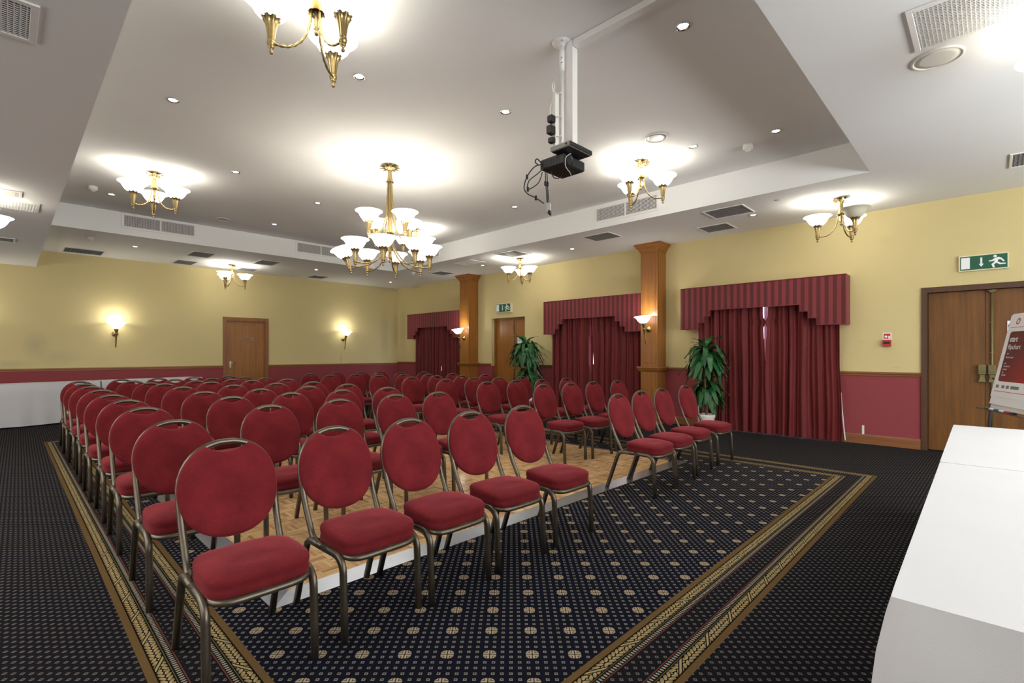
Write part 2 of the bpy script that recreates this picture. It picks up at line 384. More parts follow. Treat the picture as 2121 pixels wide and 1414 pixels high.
def arc(c, r, a0, a1, n, plane='yz', x=0):
    out = []
    for i in range(n+1):
        a = a0+(a1-a0)*i/n; p, q = c[0]+r*math.cos(a), c[1]+r*math.sin(a)
        out.append({'yz': (x, p, q), 'xz': (p, x, q), 'xy': (p, q, x)}[plane])
    return out
def text_mesh(s, size, name, mat, parent, matrix, depth=0.0006, shear=0.0, bold=False):
    cu = bpy.data.curves.new('t', 'FONT'); cu.body = s; cu.size = size; cu.extrude = depth; cu.shear = shear; cu.align_x = 'LEFT'
    if bold: cu.offset = size*0.02
    to = bpy.data.objects.new('t', cu); me = bpy.data.meshes.new_from_object(to); me.materials.clear(); me.materials.append(M[mat])
    bpy.data.objects.remove(to); bpy.data.curves.remove(cu)
    o = bpy.data.objects.new(name, me); COL.objects.link(o); o.parent = parent; o.matrix_local = matrix; return o

# ------------------------------------------------------------------ room shell
XR, YF, ZC, ZT, ZS = 8.62, 13.42, 3.32, 3.70, 2.99
X0, Y0 = -5.0, -5.0
o = MB().add([(X0, Y0, 0), (XR+.4, Y0, 0), (XR+.4, YF+.4, 0), (X0, YF+.4, 0)], [(0, 1, 2, 3)]).obj('floor', 'carpet'); struct(o)
def quad_h(b, x0, x1, y0, y1, z): b.add([(x0,y0,z),(x1,y0,z),(x1,y1,z),(x0,y1,z)], [(0,3,2,1)])
SX = 0.425; KX, KY0, KY1 = 6.72, 0.975, 10.62
b = MB()
quad_h(b, X0, SX, Y0, YF, ZS)                                   # low ceiling on the left
quad_h(b, SX, XR+.2, Y0, KY0, ZC); quad_h(b, KX, XR+.2, KY0, YF, ZC); quad_h(b, SX, KX, KY1, YF, ZC)
quad_h(b, SX, KX, KY0, KY1, ZT)
b.add([(SX, Y0, ZS), (SX, YF, ZS), (SX, YF, ZT+.02), (SX, Y0, ZT+.02)], [(0, 1, 2, 3)])
b.add([(KX, KY0, ZC), (KX, KY1, ZC), (KX, KY1, ZT), (KX, KY0, ZT)], [(0, 1, 2, 3)])
b.add([(SX, KY1, ZC), (KX, KY1, ZC), (KX, KY1, ZT), (SX, KY1, ZT)], [(0, 1, 2, 3)])
b.add([(SX, KY0, ZC), (KX, KY0, ZC), (KX, KY0, ZT), (SX, KY0, ZT)], [(0, 1, 2, 3)])
ceil = b.obj('ceiling', 'ceiling'); struct(ceil)
def wall(name, mat, axis, p0, p1, a0, a1, z0, z1, holes):
    """wall slab between p0 and p1 on `axis`, running a0..a1, with rectangular openings (b0,b1,c0,c1)"""
    b = MB(); ys = sorted({a0, a1} | {h[0] for h in holes} | {h[1] for h in holes}); zs_ = sorted({z0, z1} | {h[2] for h in holes} | {h[3] for h in holes})
    for i in range(len(ys)-1):
        for j in range(len(zs_)-1):
            ym, zm = (ys[i]+ys[i+1])/2, (zs_[j]+zs_[j+1])/2
            if any(h[0] < ym < h[1] and h[2] < zm < h[3] for h in holes): continue
            if axis == 'x': b.box(p0, p1, ys[i], ys[i+1], zs_[j], zs_[j+1])
            else: b.box(ys[i], ys[i+1], p0, p1, zs_[j], zs_[j+1])
    return struct(b.obj(name, mat))
D2 = (-0.62, 0.63, 0.0, 2.12); D3 = (7.96, 9.11, 0.0, 2.17)
WIN = [(1.64, 3.72, 0.07, 2.28), (4.88, 7.02, 0.07, 2.28), (10.15, 12.20, 0.07, 2.28)]
wall('wall_right', 'wall_right', 'x', XR, XR+.26, Y0, YF+.2, 0, ZT, [D2, D3]+WIN)
wall('wall_far', 'wall_far', 'y', YF, YF+.2, X0, XR, 0, ZT, [(3.78, 4.67, 0, 2.10)])
wall('wall_left', 'wall_plain', 'x', X0-.2, X0, Y0, YF+.2, 0, ZT, [])
wall('wall_near', 'wall_plain', 'y', Y0-.2, Y0, X0, XR+.2, 0, ZT, [])
# dado rails and baseboards
def rail_prof(z): return [(0, z-.062), (.010, z-.058), (.012, z-.035), (.022, z-.028), (.024, z-.012), (.018, z-.006), (.018, z), (0, z)]
def rail_y(name, y0, y1, z=1.035):
    return struct(MB().prism([(XR-p, q) for p, q in rail_prof(z)], 'y', y0, y1).obj(name, 'oak_h'))
def rail_x(name, x0, x1, z=1.035):
    b = MB().prism([(YF-p, q) for p, q in rail_prof(z)], 'x', x0, x1); return struct(b.obj(name, 'oak_hx'))
Z_R = 1.035
segs = [(.69, 1.60), (3.76, 4.375), (7.06, 7.95), (9.12, 9.615), (12.24, 13.40)]
for i, (a, c) in enumerate(segs):
    rail_y('trim_%d' % (i+1), a, c, Z_R)
    bb = MB().prism([(XR, 0), (XR-.022, 0), (XR-.022, .12), (XR-.012, .135), (XR, .135)], 'y', a, c).obj('baseboard_right', 'oak_h'); struct(bb)
rail_x('trim_6', -4.9, 3.70, 1.0); rail_x('trim_7', 4.75, 8.60, 1.0)
for a, c in ((-4.9, 3.70), (4.75, 8.60)):
    struct(MB().prism([(YF, 0), (YF-.022, 0), (YF-.022, .12), (YF-.012, .135), (YF, .135)], 'x', a, c).obj('baseboard_far', 'oak_hx'))

# ------------------------------------------------------------------ doors
# door_1: the single oak door of the far wall
d1 = MB().box(3.80, 4.65, YF+.03, YF+.07, 0.01, 2.08).obj('door_1', 'oak'); struct(d1)
fb = MB(); fb.box(3.70, 3.785, YF-.03, YF+.05, 0, 2.185); fb.box(4.665, 4.75, YF-.03, YF+.05, 0, 2.185); fb.box(3.785, 4.665, YF-.03, YF+.05, 2.10, 2.185)
fb.box(3.785, 3.80, YF-.005, YF+.03, 0, 2.10); fb.box(4.65, 4.665, YF-.005, YF+.03, 0, 2.10); fb.box(3.785, 4.665, YF-.005, YF+.03, 2.08, 2.10)
fb.obj('door_frame', 'frame', d1)
MB().box(3.77, 4.68, YF+.12, YF+.16, 0, 2.11).obj('door_light_block', 'dark', d1)  # unseen slab added to keep outside light out of the door gaps
h = MB().box(3.852, 3.892, YF+.018, YF+.031, .93, 1.10, .003); h.tube([(3.872, YF+.02, 1.05), (3.872, YF-.025, 1.05), (3.885, YF-.035, 1.05), (3.985, YF-.035, 1.05)], .010, 8)
h.obj('door_handle', 'chrome', d1)['label'] = 'chrome lever handle on a long plate'
sp = MB().box(4.105, 4.385, YF+.018, YF+.031, 1.615, 1.695, .003).obj('door_sign', 'plaque', d1); sp['label'] = 'small plate reading Private'
text_mesh('Private', .072, 'lettering', 'black', sp, Matrix.Translation((4.13, YF+.0165, 1.635)) @ Matrix.Rotation(PI/2, 4, 'X'), shear=0.2)
# door_2: old double fire door at the right
XD = XR+.045
d2 = MB().box(XD, XD+.045, .055, .615, .01, 2.10).box(XD, XD+.045, -.605, .045, .01, 2.10).obj('door_2', 'mahog'); struct(d2)
fb = MB(); fb.box(XR-.02, XD+.06, .62, .684, 0, 2.175); fb.box(XR-.02, XD+.06, -.684, -.61, 0, 2.175); fb.box(XR-.02, XD+.06, -.61, .62, 2.105, 2.175)
fb.obj('door_frame', 'mahogd', d2)
MB().box(XR+.15, XR+.19, -.64, .65, 0, 2.13).obj('door_light_block', 'dark', d2)  # unseen slab added against daylight round the leaves
st = MB().box(XD-.012, XD, -.02, .055, .01, 2.10).obj('meeting_strip', 'mahog', d2)
bt = MB().tube([(XD-.03, .0, .03), (XD-.03, .0, 2.09)], .013, 10); bt.box(XD-.045, XD, -.025, .025, 2.06, 2.10, .004); bt.tube([(XD-.04, -.045, 2.085), (XD-.04, .05, 2.085)], .008, 8)
for zz in (1.68, .55, 1.3): bt.box(XD-.04, XD, -.02, .02, zz, zz+.012)
bolt = bt.obj('panic_bolt_rod', 'bolt', d2)
def lockbox(y0, y1):
    b = MB().box(XD-.055, XD, y0, y1, 1.03, 1.155, .006); b.box(XD-.045, XD, y0+.012, y1-.012, .99, 1.03, .003)
    b.box(XD-.06, XD, y0+.004, y1-.004, 1.06, 1.075, .003); b.add([(XD-.05, y0, .935), (XD-.05, y1, .935), (XD-.045, y1-.015, .995), (XD-.045, y0+.015, .995), (XD, y0, .935), (XD, y1, .935), (XD, y1-.015, .995), (XD, y0+.015, .995)],
          [(0,1,2,3), (4,7,6,5), (0,4,5,1), (1,5,6,2), (2,6,7,3), (3,7,4,0)]); return b
lockbox(.055, .125).obj('bolt_keep', 'bolt', d2); lb = lockbox(-.035, .035); lb.tube([(XD-.06, .0, .985), (XD-.06, -.30, .985), (XD-.03, -.32, .985)], .012, 8); lb.obj('panic_latch', 'bolt', d2)
# door_3: recessed double door between the windows
X3 = XR+.13
d3 = MB().box(X3, X3+.045, 8.47, 9.06, .01, 2.12).box(X3, X3+.045, 8.01, 8.455, .01, 2.12).obj('door_3', 'oak'); struct(d3)
fb = MB(); fb.box(X3-.03, X3+.06, 9.06, 9.11, 0, 2.17); fb.box(X3-.03, X3+.06, 7.96, 8.01, 0, 2.17); fb.box(X3-.03, X3+.06, 8.01, 9.06, 2.12, 2.17); fb.obj('door_frame', 'frame', d3)
MB().box(XR+.21, XR+.25, 7.95, 9.12, 0, 2.18).obj('door_light_block', 'dark', d3)  # added behind the leaves to block outside light
MB().box(X3-.012, X3, 8.435, 8.49, .01, 2.12).obj('meeting_strip', 'oak', d3)
hb = MB().tube([(X3-.03, 8.42, .03), (X3-.03, 8.42, 2.0)], .011, 8); hb.box(X3-.05, X3, 8.38, 8.45, .98, 1.12, .005); hb.tube([(X3-.06, 8.42, 1.02), (X3-.06, 8.10, 1.02)], .012, 8); hb.obj('panic_bolt', 'bolt', d3)
pl_ = MB().box(X3-.004, X3, 8.15, 8.32, 1.52, 1.68).obj('door_notice', 'signwhite', d3); MB().box(X3-.006, X3-.004, 8.17, 8.30, 1.58, 1.665).obj('notice_panel', 'ltblue', pl_)
# blue mandatory sign on door_2's right leaf
ns = MB().box(XD-.005, XD, -.262, -.135, 1.565, 1.70).obj('door_notice', 'signwhite', d2); cb = MB().lathe([(.0, 0), (.055, 0), (.055, .002), (0, .002)], 24, mat=Matrix.Rotation(-PI/2, 4, 'Y')); cb.xf(Matrix.Translation((XD-.0052, -.198, 1.633))); cb.obj('notice_disc', 'blue', ns)

# ------------------------------------------------------------------ windows behind the curtains
for i, (a, c, z0, z1) in enumerate(WIN):
    b = MB(); xw = XR+.16
    if i: b.box(XR-.02, XR, a-.035, a, 0.0, z1)
    b.box(XR-.02, XR, c, c+.035, 0.0, z1); b.box(XR-.02, XR, a, c+.035, z1, z1+.035)   # casing
    b.box(XR, XR+.26, a, a+.02, 0, z1); b.box(XR, XR+.26, c-.02, c, 0, z1); b.box(XR, XR+.26, a, c, z1-.02, z1)
    for yy in (a+.02, (a+c)/2-.04, c-.09): b.box(xw, xw+.05, yy, yy+.07, .04, z1-.02)
    for zz in (.02, .95, z1-.10): b.box(xw, xw+.05, a+.02, c-.02, zz, zz+.08)
    b.box(XR-.02, XR, a, c+.035, 0, z0)
    w = b.obj('window_%d' % (i+1), 'white_frame'); struct(w)
    MB().box(xw+.02, xw+.026, a+.02, c-.02, .08, z1-.1).obj('pane', 'glass', w)

# ------------------------------------------------------------------ columns (panelled oak piers on the right wall)
def column(name, y0, y1, label):
    t = empty(name, label, 'column', (XR, (y0+y1)/2, 0), 0, 'oak clad piers'); dy = (y1-y0)/2; xf_ = -.32
    MB().box(xf_, 0, -dy, dy, 0, 3.20).obj('shaft', 'oak', t)
    for z0, z1, nm in ((1.12, 3.14, 'panel'), (.16, .98, 'panel')):
        MB().box(xf_-.006, xf_, -dy+.035, dy-.035, z0, z1, .003).obj(nm, 'oak', t)
        MB().box(xf_+.04, -.03, -dy-.006, -dy, z0, z1, .003).obj(nm, 'oak', t)
    def ring(prof, nm):
        b = MB(); n = len(prof); vs = []; 
        for e, z in prof: vs += [(0, -dy-e, z), (xf_-e, -dy-e, z), (xf_-e, dy+e, z), (0, dy+e, z)]
        fs = [(k*4+j, k*4+j+1, k*4+j+5, k*4+j+4) for k in range(n-1) for j in range(3)] + [(0, 1, 2, 3), tuple((n-1)*4+j for j in range(4))]
        b.add(vs, fs); return b.obj(nm, 'oak', t)
    ring([(0, 3.165), (.013, 3.165), (.013, 3.19), (.028, 3.20), (.036, 3.225), (.075, 3.265), (.08, 3.285), (.095, 3.29), (.095, 3.319)], 'capital')
    ring([(0, .955), (.02, .96), (.035, .985), (.05, 1.02), (.055, 1.025), (.055, 1.05), (0, 1.052)], 'dado_moulding')
    ring([(.022, 0), (.022, .13), (.0, .145)], 'plinth'); return t
column('wooden_column', 4.375, 4.715, 'tall oak column with lamp between the two nearer curtained windows')
column('wooden_column', 9.62, 9.98, 'tall oak column with lamp beside the farthest curtained window')

# ------------------------------------------------------------------ pelmets and curtains
XP = 8.36
def pelmet(y0, y1, label):
    L = y1-y0; steps = [(0, 1.715)]; a = .335
    k = [(y0, 1.715), (y0+.37, 1.715), (y0+.37, 1.82), (y0+.483, 1.82), (y0+.483, 1.925), (y0+.596, 1.925), (y0+.596, 2.03)]
    r = [(y1-(p-y0)*.88, q) for p, q in reversed(k)]
    poly = k + r + [(y1, 2.43), (y0, 2.43)]
    t = empty('pelmet', label, 'pelmet', (0, 0, 0), 0, 'striped burgundy pelmets')
    b = MB(); 
    b.prism(poly, 'x', XP, XP+.03); b.box(XP+.03, XR-.001, y0, y0+.03, 1.715, 2.43); b.box(XP+.03, XR-.001, y1-.03, y1, 1.715, 2.43); b.box(XP+.03, XR-.001, y0+.03, y1-.03, 2.40, 2.43)
    b.obj('pelmet_box', 'pelmet', t)
    edge = k + r
    MB().tube([(XP-.002, p, q) for p, q in edge], .006, 6).obj('piping', 'piping', t)
    MB().tube([(XP-.002, y0, 2.43), (XP-.002, y1, 2.43)], .006, 6).obj('piping', 'piping', t)
    return t
pelmet(1.487, 3.963, 'striped burgundy stepped pelmet over the window nearest the double doors')
pelmet(4.722, 7.158, 'striped burgundy stepped pelmet over the middle window')
pelmet(9.985, 12.49, 'striped burgundy stepped pelmet over the farthest window')
def curtain_mesh(y0, y1, seed, gapf, side):
    r = random.Random(seed); n = 150; m = 26; vs = []; fs = []
    ph = [r.uniform(0, 6.28) for _ in range(6)]; nf = (y1-y0)/.165
    for j in range(m+1):
        z = 2.33 - (2.33-.012)*j/m; q = j/m; g = gapf(z)
        for i in range(n+1):
            s = i/n; w = s + .016*math.sin(2*PI*s*2.3+ph[0]) + .010*math.sin(4*q+ph[1])*math.sin(2*PI*s*1.4)
            a = 2*PI*nf*w + ph[2] + .8*math.sin(3.2*q+ph[3])*math.sin(2*PI*s*1.7+ph[4])
            amp = .034*(.75+.45*math.sin(2*PI*s*1.9+ph[1])*math.sin(2*PI*s*3.3+ph[5]))*(.7+.45*q)
            x = 8.50 + amp*math.sin(a) + .012*math.sin(2.7*a+ph[3]) + .006*math.sin(6*q+ph[0]+a*.3)  + .003*math.sin(13*q+1.1*a)
            e = s if side > 0 else 1-s
            yy = y0 + (y1-y0)*s + .012*math.cos(a)*(1-e**8) - side*g*e**6
            if seed == 11: yy -= .030*(1-s)**4*min(1, max(0, (1.1-z)/.6))
            vs.append((min(x, 8.588) - .018*(side > 0)*(e > .93), yy, z))
    for j in range(m):
        for i in range(n): a = j*(n+1)+i; fs.append((a, a+1, a+n+2, a+n+1))
    return MB().add(vs, fs, True)
def curtains(y0, ym, y1, gapf, label, seed):
    t = empty('curtains', label, 'curtain', (0, 0, 0), 0, 'burgundy floor length curtains')
    for k, (a, c, s) in enumerate(((y0, ym, 1), (ym, y1, -1))):
        o = curtain_mesh(a, c, seed+k, gapf, s).obj('curtain_panel', 'curtain', t)
    MB().tube([(8.545, y0+.02, 2.36), (8.545, y1-.02, 2.36)], .010, 8).obj('curtain_rail', 'white_metal', t); return t
def gap1(z): return .036 if z > 1.86 else (-.006 if z > 1.72 else (.032*max(0, (z-.95)/.75) - .004 if z > .9 else -.008))
def gap2(z): return .016 if 1.0 < z < 1.62 else -.010
def gap3(z): return .007 if .8 < z < 2.2 else -.006
curtains(1.585, 2.60, 3.70, gap1, 'burgundy curtains with a bright gap, nearest the double doors', 11)
curtains(4.725, 5.93, 7.01, gap2, 'burgundy curtains of the middle window between column and plant', 21)
curtains(10.0, 11.0, 12.20, gap3, 'burgundy curtains of the farthest window near the room corner', 31)

# ------------------------------------------------------------------ parquet dance floor
PX0, PX1, PY0, PY1 = 1.075, 5.565, 2.74, 8.12
BL = .1122; NF = 5; FWD = BL/NF
nx, ny = int(round((PX1-PX0)/BL)), int(round((PY1-PY0)/BL))
df = empty('dance_floor', 'parquet dance floor with aluminium edging under the chairs', 'dance floor', (0, 0, 0))
MB().box(PX0, PX0+nx*BL, PY0, PY0+ny*BL, 0.001, .010).obj('base_board', 'board', df)
PY1 = PY0+ny*BL; PX1 = PX0+nx*BL
def strip_mesh(tone, l, w):
    g = .0006; z = .0145+tone*.0004
    me = MB().box(-l/2+g, l/2-g, -w/2+g, w/2-g, .010, z, .0006).mesh('parquet_strip', M['parquet'])
    at_ = me.attributes.new('tone', 'FLOAT', 'FACE'); at_.data.foreach_set('value', [tone]*len(me.polygons)); return me
tones = [strip_mesh(k/7.0, BL, FWD) for k in range(8)]
cells = []
for i in range(nx):
    for j in range(ny):
        for k in range(NF):
            v_ = (i+j) % 2
            cx, cy = PX0+(i+.5)*BL, PY0+(j+.5)*BL; o_ = (k-2)*FWD
            x, y = (cx+o_, cy) if v_ else (cx, cy+o_)
            cells.append((x*x*1.0+y*y, x, y, v_))
cells.sort()
def tone_(x, y): return min(7, max(0, int(rnd.gauss(4.1, 1.9))))
vis = [c for c in cells if c[1]*RT[0]+c[2]*RT[1] > -1.4*0 - 2.2]
single = vis[:290]; ss = set(id(c) for c in single); proto = None
for c in single:
    o = bpy.data.objects.new('parquet_strip', tones[tone_(c[1], c[2])]); COL.objects.link(o); o.parent = df; o.location = (c[1], c[2], 0); o.rotation_euler = (0, 0, PI/2 if c[3] else 0)
vs = []; fs = []; tn = []
for c in cells:
    if id(c) in ss: continue
    t = tone_(c[1], c[2])/7.0; g = .0006; hx, hy = (FWD/2-g, BL/2-g) if c[3] else (BL/2-g, FWD/2-g); k = len(vs); z = .0145+t*.0004
    x, y = c[1], c[2]
    vs += [(x-hx, y-hy, .01), (x+hx, y-hy, .01), (x+hx, y+hy, .01), (x-hx, y+hy, .01), (x-hx, y-hy, z), (x+hx, y-hy, z), (x+hx, y+hy, z), (x-hx, y+hy, z)]
    fs += [tuple(k+q for q in f) for f in ((4,5,6,7),(0,1,5,4),(1,2,6,5),(2,3,7,6),(3,0,4,7))]; tn += [t]*5
me = bpy.data.meshes.new('parquet_field'); me.from_pydata(vs, [], fs); me.materials.append(M['parquet']); a_ = me.attributes.new('tone', 'FLOAT', 'FACE'); a_.data.foreach_set('value', tn); me.update()
o = bpy.data.objects.new('parquet_field', me); COL.objects.link(o); o.parent = df; o['kind'] = 'stuff'
# aluminium ramp edging in lengths of one panel, with fine grooves
EW = .13
def edge_piece(L, m0, m1):
    b = MB(); n = 9; prev = None
    for k in range(n):
        for s in (0, 1):
            w0 = EW*(k+s*.9)/n; z = .0150*(1 - w0/EW)+.002 - (.0003 if s else 0)
            p = (m0*w0/EW*EW, -w0, z), (L - m1*w0, -w0, z)
            if prev: b.add([prev[0], prev[1], p[1], p[0]], [(0, 1, 2, 3)])
            prev = p
    b.add([prev[0], prev[1], (prev[1][0], prev[1][1], 0.0005), (prev[0][0], prev[0][1], 0.0005)], [(0, 1, 2, 3)])
    return b
def edge_run(p0, ang, L, nseg):
    for k in range(nseg):
        l = L/nseg; m0 = -1 if k == 0 else 0; m1 = -1 if k == nseg-1 else 0
        b = edge_piece(l-.0015, m0, m1); b.xf(Matrix.Translation(p0) @ Matrix.Rotation(ang, 4, 'Z') @ Matrix.Translation((k*l, 0, 0)))
        b.obj('edge_strip', 'aluminium', df)
edge_run((PX0, PY0, 0), 0, PX1-PX0, 5); edge_run((PX1, PY0, 0), PI/2, PY1-PY0, 6); edge_run((PX1, PY1, 0), PI, PX1-PX0, 5); edge_run((PX0, PY1, 0), -PI/2, PY1-PY0, 6)

# ------------------------------------------------------------------ banquet chairs
def superell(w, h, p, n):
    out = []
    for i in range(n):
        a = 2*PI*i/n; c, s = math.cos(a), math.sin(a)
        out.append((w*math.copysign(abs(c)**(2/p), c), h*math.copysign(abs(s)**(2/p), s)))
    return out
def back_y(z):                      # lean of the back
    t = (z-.375)/.52; return .10 + .19*t - .03*t*t + (.02*math.sin(PI*t))
def make_chair():
    t = empty('banquet_chair', '', 'chair', (0, 0, 0))
    HW = .200; R = .0125
    # seat cushion: domed pad with rounded corners, softly creased side
    n = 44; rings = []
    for (sc, z, dz) in ((.93, .378, 0), (.985, .382, 0), (1.0, .392, 0), (.992, .408, 0), (.984, .416, .0), (1.0, .427, 0), (1.0, .444, 0), (.978, .454, .002), (.92, .460, .004), (.78, .466, .005), (.55, .470, .004), (.25, .472, .003)):
        rings.append((sc, z, dz))
    vs = []; fs = []
    out = superell(.202, .177, 4.6, n)
    for sc, z, dz in rings:
        for i, (x, y) in enumerate(out):
            yy = y*sc; front = max(0, -y/.177)
            tx = 1 - .06*max(0, y/.177)
            vs.append((x*sc*tx, yy-.085, z - .008*front*front - .006*front*(sc > .8)*(z > .43) + .0016*math.sin(i*1.9+z*300)*(sc > .9)))
    k = len(rings)
    for r_ in range(k-1):
        for i in range(n): a = r_*n+i; b_ = r_*n+(i+1) % n; fs.append((a, b_, b_+n, a+n))
    vs.append((0, -.085, .4730)); c = len(vs)-1
    for i in range(n): fs.append(((k-1)*n+i, (k-1)*n+(i+1) % n, c))
    fs.append(tuple(range(n-1, -1, -1)))
    MB().add(vs, fs, True).obj('seat', 'velour', t)
    # back pad: oval with a shallow notch under the handle
    n = 110; zc = .680; W_, H_ = .208, .203; o2 = []
    for i in range(n):
        a = 2*PI*i/n; cc, s = math.cos(a), math.sin(a)
        x = W_*math.copysign(abs(cc)**(2/2.2), cc); z = (.213 if s > 0 else H_)*math.copysign(abs(s)**(2/2.15), s)
        if s > 0 and abs(x) < .090:
            u = abs(x)/.090; z = .1955 - .034*(1 - u*u)**.9
        o2.append((x, z+zc))
    vs = []; fs = []; prof = [(.90, .018), (.97, .014), (1.0, .004), (1.0, -.006), (.97, -.016), (.90, -.021)]
    inner_f = [(.72, -.027), (.45, -.030), (.2, -.031)]; inner_b = [(.2, .024), (.45, .024), (.72, .022)]
    allr = inner_b + prof + inner_f
    for sc, dy in allr:
        for x, z in o2:
            zz = zc + (z-zc)*sc; vs.append((x*sc, back_y(zz)+dy, zz))
    k = len(allr)
    for r_ in range(k-1):
        for i in range(n): a = r_*n+i; b_ = r_*n+(i+1) % n; fs.append((a, b_, b_+n, a+n))
    fs.append(tuple(range(n-1, -1, -1))); fs.append(tuple((k-1)*n+i for i in range(n)))
    MB().add(vs, fs, True).obj('backrest', 'velour', t)
    # back frame: arch of tube, running down both sides and curling forward into the seat rail
    pts = []
    def prof_x(z):                   # half width of the arch
        if z > .68:
            u = min(1, (z-.68)/.206); return .197*max(0, 1-u**2.15)**(1/2.2)
        return .197 - .006*((.68-z)/.3)
    zs_ = [.40, .43, .47, .52, .58, .64, .70, .74, .78, .81, .835, .852, .866, .876, .8815]
    yb = lambda z: back_y(z) + .010*min(1, max(0, (z-.42)/.1))
    left = [(-.188, .045, .371), (-.190, .075, .374), (-.191, .096, .385)] + [(-prof_x(z), yb(z), z) for z in zs_]
    top = [(-.03, yb(.885), .8855), (0, yb(.885), .886), (.03, yb(.885), .8855)]
    right = [(-p[0], p[1], p[2]) for p in reversed(left)]
    MB().tube(left+top+right, .0142, 10, lobes=5, amp=.07, up=(1, 0, 0)).obj('back_frame', 'chair_metal', t)
    # seat frame: horizontal hoop under the cushion
    hoop = []
    for x, y in superell(.186, .178, 5, 40): hoop.append((x, y-.085, .3685 - .008*max(0, -y/.178)**2))
    MB().tube(hoop, .0145, 8, closed=True, up=(0, 0, 1), lobes=4, amp=.06).obj('seat_frame', 'chair_metal', t)
    MB().box(-.165, .165, -.225, .06, .362, .378).obj('seat_board', 'black', t)
    for s in (-1, 1):
        x = s*.203
        fl = [(x, -.03, .371), (x, -.10, .371), (x, -.145, .371)] + arc((-.155, .298), .073, PI/2, PI*1.02, 7, 'yz', x)[1:] + [(x, -.236, .15), (x, -.241, 0.0)]
        MB().tube(fl, .0160, 10, lobes=5, amp=.07, up=(1, 0, 0), flat=1.15).obj('leg', 'chair_metal', t)
        rl = [(x, -.03, .371), (x, .04, .371), (x, .085, .371), (x, .112, .364), (x, .132, .348), (x, .147, .318), (x, .262, 0.0)]
        MB().tube(rl, .0160, 10, lobes=5, amp=.07, up=(1, 0, 0), flat=1.15).obj('leg', 'chair_metal', t)
    return t
chair0 = make_chair(); used = [False]
# handle-top positions read off the photograph (plan x, plan y)
K = 0.407/0.35
rowsL = [[(.641,2.215),(1.109,2.235),(1.513,2.217),(1.951,2.235),(2.407,2.232)],
 [(.630,3.043),(1.213,3.346),(1.716,3.418),(2.227,3.475),(2.631,3.433)],
 [(.639,3.895),(1.242,4.216),(1.716,4.271),(2.170,4.263),(2.640,4.266)],
 [(.650,4.62),(1.237,4.947),(1.693,4.94),(2.165,4.97),(2.621,5.032)],
 [(.641,5.285),(1.250,5.782),(1.712,5.752),(2.141,5.765),(2.553,5.731)],
 [(.650,6.047),(1.248,6.549),(1.701,6.552),(2.156,6.583),(2.585,6.586)],
 [(.654,6.762),(1.215,7.14),(1.705,7.25),(2.15,7.31),(2.60,7.40)],
 [(.649,7.386),(1.14,7.72),(1.60,7.80),(2.04,7.82),(2.47,7.86)],
 [(.663,8.058),(1.11,8.30),(1.51,8.36),(1.945,8.36),(2.415,8.42)]]
rowsR = [[(3.684,2.299),(4.110,2.327),(4.584,2.365),(5.152,2.385)],
 [(4.051,3.459),(4.489,3.427),(5.047,3.508),(5.50,3.45)],
 [(3.977,4.267),(4.463,4.258),(5.01,4.30),(5.50,4.27)],
 [(3.992,5.057),(4.50,5.10),(4.98,5.10),(5.48,5.10)],
 [(4.026,5.881),(4.521,5.952),(4.98,5.93),(5.48,5.93)],
 [(4.008,6.726),(4.45,6.72),(4.958,6.752),(5.45,6.73)],
 [(3.640,7.57),(4.05,7.52),(4.53,7.62),(5.00,7.63),(5.46,7.60)],
 [(3.676,8.38),(4.165,8.43),(4.60,8.33),(5.07,8.46)]]
ordn = ['front', 'second', 'third', 'fourth', 'fifth', 'sixth', 'seventh', 'eighth', 'ninth']
posn = ['leftmost', 'second', 'third', 'fourth', 'rightmost', 'fifth']
tree = {chair0.name: list(chair0.children)}
def put_chair(x, y, rz, label, group):
    if not used[0]:
        chair0.location = (x, y, 0); chair0.rotation_euler = (0, 0, rz); chair0['label'] = label; chair0['group'] = group; used[0] = True; return chair0
    return dup(chair0, (x, y, 0), rz, label, group, tree)
for side, rows in (('left', rowsL), ('right', rowsR)):
    for r_, row in enumerate(rows):
        nR = len(row)
        for c_, (hx, hy) in enumerate(row):
            pos = 'aisle-side' if (c_ == nR-1 and side == 'left') or (c_ == 0 and side == 'right') else ('outermost' if (c_ == 0 or c_ == nR-1) else ['', 'second', 'third', 'fourth', 'fifth'][c_ if side == 'left' else c_] + (' from the left'))
            lab = 'red oval-back chair, %s in the %s row of the %s seating block' % (pos, ordn[r_], side)
            onp = hx*K > PX0-.13 and hx*K < PX1+.13 and (hy*K-.262) > PY0+.1 and (hy*K-.262) < PY1-.1
            o = put_chair(hx*K-.022, hy*K-.262, math.radians(rnd.uniform(-1.6, 1.6)), lab, 'red chairs in the %s block' % side)
            if onp: o.location.z = .0151

# ------------------------------------------------------------------ pendant lamps, chandelier, sconces
def bell(b, c, s=1.0, mat=None):
    s *= .94
    prof = [(.034, 0), (.058, .008), (.082, .024), (.102, .046), (.117, .070), (.129, .094), (.142, .112), (.158, .124), (.172, .131), (.176, .135), (.171, .138), (.154, .130), (.138, .117), (.125, .097), (.113, .073), (.098, .050), (.078, .029), (.055, .013), (.030, .006)]
    return b.lathe([(r*s, z*s) for r, z in prof], 32, c, mat=mat)
def cup(b, mat=None, c=(0, 0, 0)):
    b.lathe([(.0, -.075), (.010, -.070), (.013, -.060), (.008, -.050), (.006, -.044), (.016, -.036), (.021, -.026), (.014, -.020), (.024, -.012), (.026, .002), (.021, .012), (.024, .016)], 16, c, mat=mat)
    b.lathe([(.020, .014), (.023, .04), (.028, .08), (.034, .115), (.045, .138), (.059, .150)], 48, c, lobes=8, amp=.08, tip=.018, ntip=1, mat=mat, ramp=.10); return b
